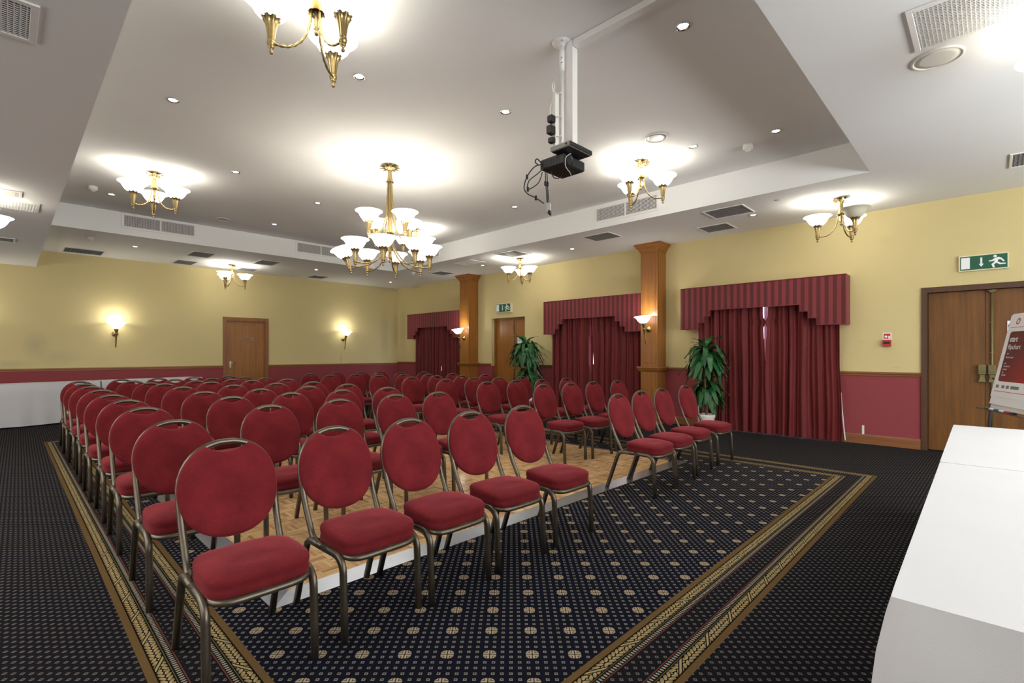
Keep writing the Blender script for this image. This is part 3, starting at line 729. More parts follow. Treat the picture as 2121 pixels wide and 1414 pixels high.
def pt_light(parent, loc, power, rad=.028, col=(1.0, .96, .90)):
    l = bpy.data.lights.new('bulb_light', 'POINT'); l.energy = power; l.color = col; l.shadow_soft_size = rad
    o = bpy.data.objects.new('bulb_light', l); COL.objects.link(o); o.parent = parent; o.location = loc; return o
def rope(path, r=.0085): return MB().tube(path, r, 9, twist=.55, lobes=3, amp=.16)
def canopy(b):
    b.lathe([(.020, -.082), (.026, -.068), (.040, -.052), (.062, -.040), (.088, -.034), (.108, -.036)], 60, lobes=10, amp=.05, tip=.004, ntip=1, ramp=.22)
    b.lathe([(.020, -.080), (.024, -.064), (.034, -.046), (.052, -.030), (.072, -.020), (.088, -.018)], 60, lobes=10, amp=.07, tip=.012, ntip=1, ramp=.22, mat=Matrix.Rotation(.314, 4, 'Z'))
    b.lathe([(.010, -.082), (.03, -.03), (.04, -.001)], 20); return b
def make_pendant(ceil_z=0.0, name='pendant_lamp'):
    t = empty(name, '', 'ceiling lamp', (0, 0, 0), 0)
    canopy(MB()).obj('canopy', 'brass', t)
    b = MB().lathe([(.024, -.075), (.022, -.10), (.026, -.14), (.032, -.175), (.046, -.205), (.052, -.212)], 32, lobes=8, amp=.08, tip=-.008, ntip=2)
    b.lathe([(.014, -.19), (.014, -.30), (.018, -.315), (.008, -.325), (.015, -.338), (.012, -.352), (.0, -.36)], 16); b.obj('stem', 'brass', t)
    for k in range(3):
        a = 2*PI*k/3; ca_, sa_ = math.cos(a), math.sin(a); path = []
        for (r, z) in ((.030, -.19), (.032, -.24), (.040, -.30), (.058, -.36), (.088, -.415), (.125, -.452), (.165, -.474), (.205, -.480), (.24, -.478)): path.append((r*ca_, r*sa_, z))
        dense = []
        for i in range(len(path)-1):
            for q in range(4): dense.append(tuple(path[i][j]+(path[i+1][j]-path[i][j])*q/4 for j in range(3)))
        dense.append(path[-1]); rope(dense).obj('arm', 'brass', t)
        cx, cy = .262*ca_, .262*sa_
        h = cup(MB()).obj('lamp_holder', 'brass', t, (cx, cy, -.475))
        s = bell(MB(), (0, 0, 0)).obj('lamp_shade', 'shade', t, (cx, cy, -.335))
        bb = MB().lathe([(0, .0), (.012, .005), (.014, .05), (.022, .075), (.022, .10), (.012, .118), (0, .124)], 12).obj('bulb', 'bulb', t, (cx, cy, -.335))
        pt_light(t, (cx, cy, -.335+.155), P_BULB)
    return t
pend0 = make_pendant(); ptree = {pend0.name: list(pend0.children)}
RA = -(PI/2-YAW)                        # plan angle of the camera's right-hand direction
def A(deg): return math.radians(deg)+RA
pend = [(1.40, 3.12, ZT, 87, 'three-arm brass ceiling lamp with glass bowls at the top left, nearest the camera'),
 (1.39, 8.00, ZT, 128, 'three-arm brass ceiling lamp in front of the long grille above the private door side'),
 (5.55, 3.15, ZT, 105, 'three-arm brass ceiling lamp to the right of the projector'),
 (5.55, 8.00, ZT, 95, 'three-arm brass ceiling lamp half hidden behind the big chandelier'),
 (3.62, 12.46, ZC, 150, 'three-arm brass ceiling lamp close to the far wall above the private door'),
 (7.67, 7.22, ZC, 80, 'three-arm brass ceiling lamp above the farther green exit sign'),
 (7.60, 1.41, ZC, 30, 'three-arm brass ceiling lamp above the right-hand curtains, one bowl unlit'),
 (-.27, 7.58, ZS, -28, 'three-arm brass ceiling lamp cut by the left edge under the low ceiling'),
 (4.22, -.36, ZC, 187, 'three-arm brass ceiling lamp at the top right corner beside the round ceiling speaker')]
for i, (x, y, z, a, lab) in enumerate(pend):
    if i == 0: o = pend0; o.location = (x, y, z-.001); o.rotation_euler = (0, 0, A(a)); o['label'] = lab; o['group'] = 'three-arm brass ceiling lamps'
    else: o = dup(pend0, (x, y, z-.001), A(a), lab, 'three-arm brass ceiling lamps', ptree)
    if i >= 7:
        for c in list(COL.objects):
            if c.parent is o and c.type == 'LIGHT': c.data = c.data.copy(); c.data.energy *= .4
            elif c.parent is o and c.name.startswith('lamp_shade'): c.data = c.data.copy(); c.data.materials.clear(); c.data.materials.append(M['shade_dim'])
    if i == 6: lamp7 = o
# the unlit bowl of the lamp over the right-hand curtains
for c in list(COL.objects):
    if c.parent is lamp7:
        a = math.degrees(math.atan2(c.location.y, c.location.x)) % 360
        if math.hypot(c.location.x, c.location.y) > .2 and abs(a-240) < 5:
            if c.type == 'LIGHT': bpy.data.objects.remove(c); continue
            if c.name.startswith('lamp_shade'):
                c.data = c.data.copy(); c.data.materials.clear(); c.data.materials.append(M['shade_off']); c['label'] = 'unlit cream glass bowl'
            elif c.name.startswith('bulb'):
                c.data = c.data.copy(); c.data.materials.clear(); c.data.materials.append(M['white_plastic'])

ch = empty('chandelier', 'large two-tier brass chandelier with twelve glass bowls in the middle of the room', 'chandelier', (3.44, 5.53, ZT-.001), A(0))
canopy(MB()).obj('canopy', 'brass', ch)
b = MB().lathe([(.026, -.075), (.024, -.10), (.028, -.15), (.034, -.18), (.046, -.205), (.050, -.212)], 32, lobes=8, amp=.08, tip=-.008, ntip=2)
b.lathe([(.020, -.20), (.022, -.5), (.024, -.70), (.026, -.76)], 24, lobes=12, amp=.08)
b.lathe([(.030, -.72), (.028, -.75), (.032, -.79), (.040, -.83), (.056, -.865)], 32, lobes=8, amp=.08, tip=-.008, ntip=2)
b.lathe([(.018, -.84), (.018, -1.08), (.024, -1.09), (.024, -1.12), (.016, -1.13), (.02, -1.15), (.02, -1.19), (.010, -1.20), (.018, -1.215), (.012, -1.235), (0, -1.245)], 20)
b.obj('stem', 'brass', ch)
def densify(p, q=5):
    out = []
    for i in range(len(p)-1):
        p0 = Vector(p[max(i-1, 0)]); p1 = Vector(p[i]); p2 = Vector(p[i+1]); p3 = Vector(p[min(i+2, len(p)-1)])
        for k in range(q):
            t = k/q; out.append(tuple(.5*((2*p1)+(-p0+p2)*t+(2*p0-5*p1+4*p2-p3)*t*t+(-p0+3*p1-3*p2+p3)*t**3)))
    out.append(tuple(p[-1])); return out
def ch_lamp(a, R, z, prof, tilt=0.0):
    ca_, sa_ = math.cos(a), math.sin(a)
    rope(densify([(r*ca_, r*sa_, zz) for r, zz in prof])).obj('arm', 'brass', ch)
    mt = Matrix.Translation((R*ca_, R*sa_, z)) @ Matrix.Rotation(a, 4, 'Z') @ Matrix.Rotation(tilt, 4, 'Y')
    o = cup(MB()).obj('lamp_holder', 'brass', ch); o.matrix_local = mt
    o = bell(MB(), (0, 0, .14)).obj('lamp_shade', 'shade_dim', ch); o.matrix_local = mt
    o = MB().lathe([(0, .14), (.012, .145), (.014, .19), (.022, .215), (.022, .24), (.012, .258), (0, .264)], 12).obj('bulb', 'bulb', ch); o.matrix_local = mt
    pt_light(ch, mt @ Vector((0, 0, .305)), P_BULB*.9)
for k in range(8):
    a = math.radians(-85+45*k); tl = .32 if k == 6 else 0.0; dz = -.03 if k == 6 else 0
    ch_lamp(a, .50, -1.295+dz, [(.030, -.86), (.036, -.95), (.060, -1.05), (.115, -1.15), (.20, -1.235), (.31, -1.285), (.41, -1.300), (.478, -1.300+dz)], tl)
for k in range(4):
    a = math.radians(-130+90*k)
    ch_lamp(a, .31, -.915, [(.028, -.19), (.034, -.30), (.042, -.45), (.056, -.60), (.085, -.74), (.125, -.84), (.18, -.90), (.24, -.922), (.288, -.920)])

def sconce(name, label, loc, rz):
    """torch wall light; local -y points out of the wall"""
    t = empty(name, label, 'wall light', loc, rz, 'brass torch wall lights'); tilt = math.radians(11)
    b = MB().lathe([(0, 0), (.055, 0), (.058, .008), (.045, .018), (.02, .024), (.018, .04), (0, .04)], 24, mat=Matrix.Rotation(PI/2, 4, 'X')); b.obj('wall_plate', 'brass', t)
    MB().tube([(0, -.03, 0), (0, -.09, -.004), (0, -.16, .0)], .008, 8).obj('bracket', 'brass', t)
    mt = Matrix.Translation((0, -.165, 0)) @ Matrix.Rotation(tilt, 4, 'X')
    b = MB().lathe([(0, -.30), (.010, -.297), (.013, -.285), (.006, -.275), (.011, -.27), (.0125, -.20), (.015, -.10), (.019, -.02), (.026, -.012), (.026, .012), (.022, .02)], 16)
    b.lathe([(.022, .018), (.028, .05), (.034, .085), (.044, .11), (.054, .12)], 32, lobes=8, amp=.08, tip=.012, ntip=2)
    o = b.obj('torch', 'brass', t); o.matrix_local = mt
    o = bell(MB(), (0, 0, .105), .98).obj('lamp_shade', 'shade', t); o.matrix_local = mt
    pt_light(t, mt @ Vector((0, 0, .27)), P_SCONCE); return t
sconce('wall_torch_light', 'brass torch wall light on the yellow wall left of the private door', (1.64, YF-.001, 1.71), 0)
sconce('wall_torch_light', 'brass torch wall light on the yellow wall right of the private door', (6.80, YF-.001, 1.70), 0)
sconce('wall_torch_light', 'brass torch wall light whose glow enters at the left picture edge', (-.55, YF-.001, 1.71), 0)
sconce('wall_torch_light', 'brass torch light on the nearer oak column', (XR-.327, 4.545, 1.74), -PI/2)
sconce('wall_torch_light', 'brass torch light on the farther oak column', (XR-.327, 9.80, 1.69), -PI/2)

# ------------------------------------------------------------------ recessed downlights
dl = None; dtree = None
def make_down():
    t = empty('recessed_downlight', '', 'downlight', (0, 0, 0))
    MB().lathe([(.052, -.001), (.054, -.006), (.046, -.009), (.040, -.004), (.036, .0), (.034, -.0005)], 24).obj('trim_ring', 'chrome', t)
    MB().lathe([(0, -.0022), (.034, -.0022), (.034, -.0008), (0, -.0008)], 20).obj('lamp_face', 'lampface', t)
    l = bpy.data.lights.new('downlight_beam', 'SPOT'); l.energy = P_DOWN; l.spot_size = math.radians(105); l.spot_blend = .9; l.color = (.96, .96, 1.0); l.shadow_soft_size = .035
    o = bpy.data.objects.new('downlight_beam', l); COL.objects.link(o); o.parent = t; o.location = (0, 0, -.02); return t
dpos = [(1.112, 5.571, ZT), (2.144, 3.70, ZT), (3.471, 3.468, ZT), (2.133, 7.188, ZT), (3.487, 7.727, ZT), (5.833, 5.615, ZT), (3.498, 9.58, ZT), (3.473, 1.626, ZT), (5.811, 1.675, ZT), (5.576, 2.488, ZT), (1.124, 9.537, ZT), (4.807, 7.232, ZT),
 (1.721, 11.628, ZC), (5.252, 11.716, ZC), (7.657, 12.272, ZC), (7.663, 8.392, ZC), (7.663, 5.831, ZC), (7.634, 2.506, ZC)]
dpos[1] = (2.144, 3.936, ZT)
dlab = ['in the raised ceiling left of the chandelier, near the low ceiling edge', 'just right of the nearest three-arm lamp', 'in the raised ceiling left of the projector pole', 'in the raised ceiling between left lamp and chandelier', 'in the raised ceiling just left of the chandelier bowls',
 'in the raised ceiling right of the chandelier, below the projector', 'near the far edge of the raised ceiling left of the chandelier', 'near the top edge beside the projector trunking', 'in the raised ceiling beside the white smoke detector on the right', 'right of the round speaker, above the right lamp', 'in the raised ceiling beside the left smoke detector', 'in the raised ceiling seen through the chandelier arms',
 'over the far wall, left of the private door', 'over the far wall, right of the private door', 'in the far corner below the chandelier', 'between the square vents near the farther column', 'over the middle window', 'beside the square vents left of the right lamp']
for i, (x, y, z) in enumerate(dpos):
    lab = 'lit downlight ' + dlab[i]
    if i == 0: dl = make_down(); dtree = {dl.name: list(dl.children)}; dl.location = (x, y, z); dl['label'] = lab; dl['group'] = 'recessed downlights'
    else: dup(dl, (x, y, z), 0, lab, 'recessed downlights', dtree)

# ------------------------------------------------------------------ vents, speakers, detectors
def ceil_vent(x, y, w, d, z, label, mat='grey_mesh', rz=0.0, slats=0):
    t = empty('ceiling_vent', label, 'vent', (x, y, z), rz, 'ceiling vents'); hw, hd, f = w/2, d/2, (.032 if slats else .022)
    b = MB()
    for (a0, a1, b0, b1) in ((-hw, hw, -hd, -hd+f), (-hw, hw, hd-f, hd), (-hw, -hw+f, -hd+f, hd-f), (hw-f, hw, -hd+f, hd-f)): b.box(a0, a1, b0, b1, -.012, -.001, .002)
    b.obj('frame', 'white_metal', t); MB().box(-hw+f, hw-f, -hd+f, hd-f, -.003, -.001).obj('backing', 'dark' if slats else mat, t)
    b = MB(); n = slats or 9
    for k in range(n):
        xx = -hw+f+(k+.5)*(w-2*f)/n; b.box(xx-.0025, xx+.0025, -hd+f, hd-f, -.009, -.003)
    m = 14 if not slats else max(6, int(n*d/w))
    for k in range(m):
        yy = -hd+f+(k+.5)*(d-2*f)/m; b.box(-hw+f, hw-f, yy-.002, yy+.002, -.008, -.003)
    b.obj('grille', 'white_metal' if slats else mat, t); return t
V = [(1.09, 12.90, .62, .60, 'dark square vent near the far wall at the left of the low ceiling strip'), (2.80, 11.60, .42, .62, 'square vent left of the lamp by the far wall, nearer the coffer'),
 (2.79, 12.86, .40, .60, 'pale square vent left of the lamp by the far wall, nearer the wall'), (4.08, 11.60, .44, .60, 'square vent right of the lamp by the far wall, nearer the coffer'),
 (4.09, 12.87, .42, .48, 'pale square vent right behind the lamp by the far wall'), (5.78, 12.80, .44, .52, 'square vent right of the private door lamp near the far wall'),
 (7.69, 9.95, .46, .50, 'dark square vent left of the farther column'), (7.20, 6.98, .52, .56, 'square vent above the lamp by the farther exit sign'), (7.22, 4.85, .46, .56, 'dark square vent above the middle window'),
 (7.20, 2.70, .50, .56, 'larger dark vent left of the right lamp, nearer the coffer'), (8.00, 3.18, .46, .48, 'dark vent left of the right lamp, nearer the wall'), (7.38, -.38, .52, .50, 'square vent at the right picture edge')]
for x, y, w, d, lab in V: ceil_vent(x, y, w, d, ZC, lab)
ceil_vent(7.21, 8.35, .46, .60, ZC, 'white covered square vent above the farther column', 'white_plastic')
ceil_vent(3.99, -.16, .55, 1.06, ZC, 'large white slatted vent at the top right corner', slats=26)
ceil_vent(-.25, 3.53, .74, .42, ZS, 'slatted vent at the top left corner of the low ceiling', slats=30)
ceil_vent(-.20, 7.42, .66, .26, ZS, 'pale flat vent above the left edge lamp', 'white_plastic'); ceil_vent(-.05, 7.98, .66, .46, ZS, 'slatted vent behind the left edge lamp', slats=24); ceil_vent(-.2, 10.5, .62, .34, ZS, 'dark vent far back on the low ceiling')
def side_grille(axis, p, a0, a1, z0, z1, label, nh=16):
    t = empty('wall_grille', label, 'vent', (0, 0, 0), 0, 'double grilles of the raised ceiling'); f = .035
    def B(b, u0, u1, d0, d1, w0, w1, bev=0): 
        if axis == 'y': b.box(u0, u1, p-d1, p-d0, w0, w1, bev)
        else: b.box(p-d1, p-d0, u0, u1, w0, w1, bev)
    b = MB(); m = (a0+a1)/2
    B(b, a0-f, a1+f, .0005, .012, z0-f, z0, .002); B(b, a0-f, a1+f, .0005, .012, z1, z1+f, .002); B(b, a0-f, a0, .0005, .012, z0, z1); B(b, a1, a1+f, .0005, .012, z0, z1); B(b, m-.012, m+.012, .0005, .012, z0, z1)
    b.obj('frame', 'white_metal', t); b = MB(); B(b, a0, a1, .0005, .002, z0, z1); b.obj('backing', 'dark', t)  # dark sheet paints the shade behind the grille
    for (s0, s1) in ((a0, m-.012), (m+.012, a1)):
        b = MB(); n = 10
        for k in range(n):
            zz = z0+(k+.5)*(z1-z0)/n; B(b, s0, s1, .004, .010, zz-.003, zz+.003)
        n2 = 22
        for k in range(n2):
            uu = s0+(k+.5)*(s1-s0)/n2; B(b, uu-.0018, uu+.0018, .002, .006, z0, z1)
        b.obj('grille_panel', 'white_metal', t)
    return t
side_grille('y', KY1, 1.42, 2.45, 3.47, 3.655, 'double grille on the raised ceiling side behind the left lamp')
side_grille('y', KY1, 4.35, 5.38, 3.47, 3.655, 'double grille on the raised ceiling side left of the chandelier')
side_grille('x', KX, 3.55, 4.61, 3.44, 3.63, 'double grille on the raised ceiling side behind the right lamp')
side_grille('x', KX, 8.80, 9.85, 3.46, 3.65, 'double grille on the raised ceiling side behind the chandelier')
def speaker(x, y, z, r, label, mat='white_plastic'):
    t = empty('ceiling_speaker', label, 'speaker', (x, y, z), 0, 'round ceiling speakers')
    MB().lathe([(r*.85, -.001), (r*.86, -.007), (r*.91, -.012), (r*.98, -.008), (r, -.001)], 40).obj('rim', 'white_plastic', t)
    MB().lathe([(0, -.009), (r*.6, -.008), (r*.85, -.005), (r*.85, -.001)], 40).obj('cover', mat, t)
speaker(5.06, 2.68, ZT, .125, 'round ceiling speaker above the right three-arm lamp', 'silver'); speaker(2.73, 9.89, ZT, .12, 'round grey ceiling speaker in the far left of the raised ceiling', 'silver'); speaker(4.45, .27, ZC, .145, 'round white ceiling speaker below the corner vent')
def detector(x, y, z, label):
    t = empty('smoke_detector', label, 'detector', (x, y, z), 0, 'smoke detectors')
    MB().lathe([(.052, -.0005), (.055, -.012), (.055, -.028), (.050, -.030), (.050, -.033), (.055, -.036), (.053, -.046), (.040, -.056), (.030, -.058), (.026, -.070), (.012, -.078), (0, -.079)], 28).obj('housing', 'white_plastic', t)
detector(.885, 9.28, ZT, 'smoke detector on the raised ceiling, far left'); detector(5.98, 2.02, ZT, 'smoke detector on the raised ceiling, right side'); detector(1.035, 11.25, ZC, 'smoke detector on the low strip at the left'); detector(7.11, 10.35, ZC, 'smoke detector below the chandelier on the low strip')
dd_ = MB().lathe([(0, -.006), (.04, -.006), (.045, -.001)], 24).obj('ceiling_disc', 'white_plastic'); dd_.location = (7.12, 2.02, ZC); tag(dd_, 'small flat white disc on the ceiling left of the right lamp', 'disc')

# ------------------------------------------------------------------ projector on its pole
pm = empty('projector_mount', 'white ceiling pole with flange and cable trunking for the projector', 'mount', (3.005, 2.385, ZT))
MB().lathe([(0, -.0005), (.075, -.0005), (.075, -.008), (.03, -.010), (.026, -.03), (0, -.03)], 28).obj('flange', 'white_metal', pm)
for k in range(4):
    a = PI/4+k*PI/2; MB().lathe([(0, -.014), (.009, -.014), (.009, -.008)], 8, (.052*math.cos(a), .052*math.sin(a), 0)).obj('screw', 'chrome', pm)
MB().tube([(0, 0, -.01), (0, 0, -.22)], .020, 14).tube([(0, 0, -.20), (0, 0, -.93)], .0165, 12).obj('pole', 'white_metal', pm)
for zz in (-.13, -.17): MB().lathe([(0, 0), (.008, 0), (.008, .004), (0, .005)], 8, mat=Matrix.Translation((-.016, -.012, zz)) @ Matrix.Rotation(-PI/2, 4, 'Y') @ Matrix.Rotation(.6, 4, 'X')).obj('screw', 'chrome', pm)
MB().box(.022, .085, -.085, -.025, -.88, -.002, .002).obj('vertical_trunking', 'white_metal', pm)
MB().box(.022, .085, -1.405, -.09, -.052, -.002, .002).obj('ceiling_trunking', 'white_metal', pm)
ps = empty('power_strip', 'cream power strip strapped to the projector pole', 'power strip', (2.955, 2.405, 3.0))
MB().box(-.022, .022, -.012, .014, -.12, .30, .004).obj('strip_body', 'white_plastic', ps); 
for zz in (.28, .10, -.05): MB().tube([(-.02, -.02, zz), (.0, -.055, zz+.004), (.03, -.03, zz+.002)], .003, 6).obj('cable_tie', 'white_plastic', ps)
MB().tube([(-.01, .01, .26), (-.025, .015, .36), (-.012, .02, .40), (.0, .012, .36), (-.01, .02, .24), (-.03, .03, .19), (-.035, .03, .10)], .005, 6).obj('power_lead', 'white_plastic', ps)
for zz, s in ((.085, .028), (.0, .034), (-.075, .022)): MB().box(-.022-s*1.6, -.022, -.015, .03, zz-s, zz+s, .006).obj('plug_adapter', 'black', ps)
db = empty('media_box', 'grey and black media box strapped on top of the projector', 'media player', (2.93, 2.275, 2.775))
MB().box(-.135, .135, -.125, .05, 0, .038, .005).obj('case', 'darksilver', db); MB().box(-.133, .133, -.131, -.124, .003, .035, .003).obj('front_panel', 'black', db); MB().box(-.128, .128, -.118, .044, -.003, .0, .001).obj('underside', 'black', db)
MB().lathe([(0, 0), (.007, 0), (.007, .003), (0, .003)], 10, mat=Matrix.Translation((-.1355, -.095, .02)) @ Matrix.Rotation(-PI/2, 4, 'Y')).obj('socket', 'black', db)
pr = empty('projector', 'black ceiling projector hanging under the white pole', 'projector', (2.97, 2.352, 2.685))
MB().box(-.13, .13, -.11, .11, 0, .082, .010).obj('body', 'black', pr)
MB().lathe([(.040, -.006), (.042, .004), (.034, .006), (.029, -.010), (.0, -.014)], 24, mat=Matrix.Translation((-.055, -.112, .044)) @ Matrix.Rotation(PI/2, 4, 'X')).obj('lens', 'black', pr)
MB().tube([(.04, 0, .08), (.04, 0, .09)], .02, 10).obj('bracket', 'silver', pr)
vb = MB()
for k in range(7): vb.box(-.1315, -.130, -.08+k*.026, -.068+k*.026, .02, .062)
vb.obj('vent_slots', 'dark', pr)
MB().tube(densify([(-.02, -.125, .10), (-.06, -.122, .085), (-.10, -.112, .05), (-.10, -.105, -.004), (-.04, -.08, -.016), (.04, -.04, -.006), (.11, .0, -.006)]), .0028, 6).obj('tie_strap', 'white_plastic', pr)
ab = empty('splitter_box', 'small grey video splitter box hanging on cables under the projector', 'splitter', (2.935, 2.46, 2.42), .5)
MB().box(-.022, .022, -.014, .014, -.035, .04, .003).obj('case', 'silver', ab); MB().box(-.026, .026, -.018, .0, -.05, -.02, .003).obj('connector', 'black', ab); MB().lathe([(0, 0), (.002, 0), (0, .002)], 8, (0, -.019, -.04)).obj('indicator', 'led', ab)
cb = empty('cable_bundle', 'tangled black cables hanging from the projector back', 'cables', (2.84, 2.44, 2.70))
for pth, r in (([(0, 0, .03), (-.06, .03, .0), (-.11, .06, -.08), (-.12, .08, -.16), (-.09, .07, -.20), (-.02, .05, -.22), (.05, .03, -.25)], .0045), ([(.0, -.02, .0), (-.06, .0, -.06), (-.12, .03, -.12), (-.10, .06, -.17), (-.03, .05, -.13), (.0, .03, -.09), (.02, .02, -.02)], .004),
   ([(.03, .0, -.01), (.05, .01, -.1), (.07, .015, -.24)], .004), ([(.05, .0, -.01), (.075, .015, -.1), (.085, .02, -.24)], .004), ([(.06, .01, -.01), (.085, .02, -.12), (.10, .02, -.24)], .003), ([(.07, -.02, -.01), (.10, -.03, -.055), (.14, -.05, -.05), (.17, -.05, -.01)], .004), ([(0, .02, .05), (-.03, .03, .07), (-.05, .03, .04), (-.02, .02, .02)], .0045)):
    MB().tube(densify(pth), r, 7).obj('cable', 'cable', cb)
for p in ((-.11, .06, -.08), (-.10, .06, -.17), (.05, .015, -.1), (-.02, .05, -.22), (.075, .015, -.1)): MB().lathe([(0, -.016), (.009, -.016), (.009, .016), (0, .016)], 10, p).obj('ferrite_bead', 'black', cb)

# ------------------------------------------------------------------ exit signs, call point
def exit_sign(y0, y1, z0, z1, label, depth=.035):
    """on the right wall; the reader's left is larger y"""
    t = empty('exit_sign', label, 'sign', (XR, 0, 0), 0, 'green running man exit signs'); xf_ = -depth
    MB().box(xf_, -.0005, y0, y1, z0, z1, .003).obj('housing', 'signframe', t); L = y1-y0; H = z1-z0; m = .05*L*.6
    face = MB().box(xf_-.002, xf_+.001, y0+m, y1-m, z0+m, z1-m).obj('sign_face', 'green', t)
    U = lambda u: y1-u*L                                   # 0..1 from the reader's left
    Z = lambda w: z0+w*H
    def poly(pts, nm): b = MB().prism([(U(u), Z(w)) for u, w in pts], 'x', xf_-.0035, xf_-.002); b.obj(nm, 'signwhite', face)
    poly([(.05, .14), (.23, .14), (.23, .86), (.05, .86)], 'door_symbol')
    poly([(.44, .80), (.48, .80), (.48, .40), (.51, .40), (.46, .22), (.41, .40), (.44, .40)], 'arrow_symbol')
    hd = MB().lathe([(0, 0), (H*.085, 0), (H*.085, .0015), (0, .0015)], 18, mat=Matrix.Translation((xf_-.0022, U(.73), Z(.80))) @ Matrix.Rotation(-PI/2, 4, 'Y')); hd.obj('head_symbol', 'signwhite', face)
    poly([(.71, .66), (.80, .74), (.86, .66), (.92, .46), (.89, .43), (.84, .58), (.80, .60), (.78, .46), (.84, .36), (.94, .34), (.94, .27), (.82, .27), (.76, .38), (.71, .30), (.73, .10), (.69, .10), (.66, .32), (.72, .46), (.72, .54), (.68, .50), (.61, .50), (.61, .56), (.67, .58)], 'figure_symbol')
exit_sign(-.149, .309, 2.345, 2.545, 'green exit sign above the double doors at the right')
exit_sign(8.365, 8.885, 2.30, 2.522, 'green exit sign above the far recessed double door', .07)
fc = empty('fire_call_point', 'red fire alarm call point with small sign on the yellow wall', 'alarm', (XR, 1.055, 1.44))
MB().box(-.045, -.0005, -.047, .047, -.05, .045, .005).obj('call_box', 'redplastic', fc); MB().box(-.048, -.045, -.036, .036, -.012, .020).obj('glass_plate', 'black', fc)
bs = MB().box(-.004, -.0005, -.05, .05, .048, .145).obj('notice_plate', 'signwhite', fc); MB().box(-.006, -.004, -.038, .038, .060, .132).obj('notice_red', 'signred', bs)
MB().lathe([(0, 0), (.018, 0), (.018, .002), (0, .002)], 16, mat=Matrix.Translation((-.0062, .014, .088)) @ Matrix.Rotation(-PI/2, 4, 'Y')).obj('notice_symbol', 'signwhite', bs); MB().box(-.008, -.006, -.034, -.014, .066, .100).obj('notice_symbol', 'signwhite', bs)
sk = MB().box(XR-.0015, XR-.0003, 1.318, 1.345, .135, .262).obj('paint_scar', 'white_plastic'); tag(sk, 'pale vertical scar on the crimson wall above the baseboard', 'wall mark')
# thin tube standing for the pale lining at the near curtain's edge
wc = MB().tube(densify([(XR-.03, 1.60, .72), (XR-.035, 1.585, .5), (XR-.03, 1.565, .25), (XR-.03, 1.545, .02)]), .009, 8).obj('curtain_lining', 'white_plastic'); tag(wc, 'pale cord hanging at the right edge of the nearest curtains', 'lining')

# ------------------------------------------------------------------ potted plants
def leaf_mesh(L, W, hang, seed):
    """strap leaf: rises a little from the crown, folds over early and hangs; hang = final downward angle"""
    r = random.Random(seed); n = 14; vs = []; fs = []; x = z = 0
    for i in range(n+1):
        s = i/n; w = W*math.sin(PI*min(1, .06+s*.94))**.7*(1 if s < .98 else .08); tw = .25*math.sin(s*4+seed); wv = .008*math.sin(s*22+seed)
        vs += [(x-tw*w*.6, -w, z+wv+tw*w), (x, 0, z-.012*(1-s)), (x+tw*w*.6, w, z-wv-tw*w)]
        t = min(1, s/.62); a = .70*(1-t*t*(3-2*t)) - hang*(t*t*(3-2*t)) + .12*math.sin(s*7+seed)
        x += math.cos(a)*L/n; z += math.sin(a)*L/n
    for i in range(n):
        k = i*3; fs += [(k, k+1, k+4, k+3), (k+1, k+2, k+5, k+4)]
    return MB().add(vs, fs, True)
leaves = [leaf_mesh(.56, .036, 1.20, 1).mesh('leaf', M['leaf']), leaf_mesh(.50, .034, .95, 2).mesh('leaf', M['leaf']), leaf_mesh(.44, .038, 1.35, 3).mesh('leaf', M['leaf']), leaf_mesh(.36, .032, .55, 4).mesh('leaf', M['leaf'])]
def plant(x, y, crowns, label, seed):
    r = random.Random(seed); t = empty('potted_plant', label, 'plant', (x, y, 0), 0, 'tall potted dracaena plants')
    p = MB().lathe([(0, .001), (.095, .001), (.10, .01), (.125, .22), (.135, .25), (.14, .30), (.132, .305), (.125, .27), (0, .262)], 32).obj('pot', 'pot', t)
    MB().lathe([(0, .268), (.124, .268)], 24).obj('soil', 'soil', t)
    for k, (cz, n, sc, ox) in enumerate(crowns):
        MB().tube([(ox*.4, 0, .26), (ox*.8, .01, cz*.6), (ox, 0, cz)], .017, 8).obj('cane', 'cane', t)
        for i in range(n):
            me = leaves[3] if i < 7 else leaves[r.randrange(3)]
            o = bpy.data.objects.new('leaf', me); COL.objects.link(o); o.parent = t
            a = i*2.399+r.uniform(-.3, .3); zz = cz - .34*sc*(i/n) + r.uniform(-.02, .02); el = r.uniform(-.25, .35) if i >= 7 else -.7
            o.location = (ox+.015*math.cos(a), .015*math.sin(a), zz); s = sc*r.uniform(.8, 1.15); o.scale = (s, s*1.15, s); o.rotation_euler = (r.uniform(-.25, .25), el, a)
    return t
plant(8.02, 3.36, [(1.38, 92, 1.0, -.02), (.80, 76, .85, .05)], 'tall leafy plant in a white pot in front of the nearest burgundy curtains', 5)
plant(8.12, 7.46, [(1.50, 96, 1.1, .0), (.95, 60, .95, .04)], 'tall leafy plant beside the far recessed double door', 9)

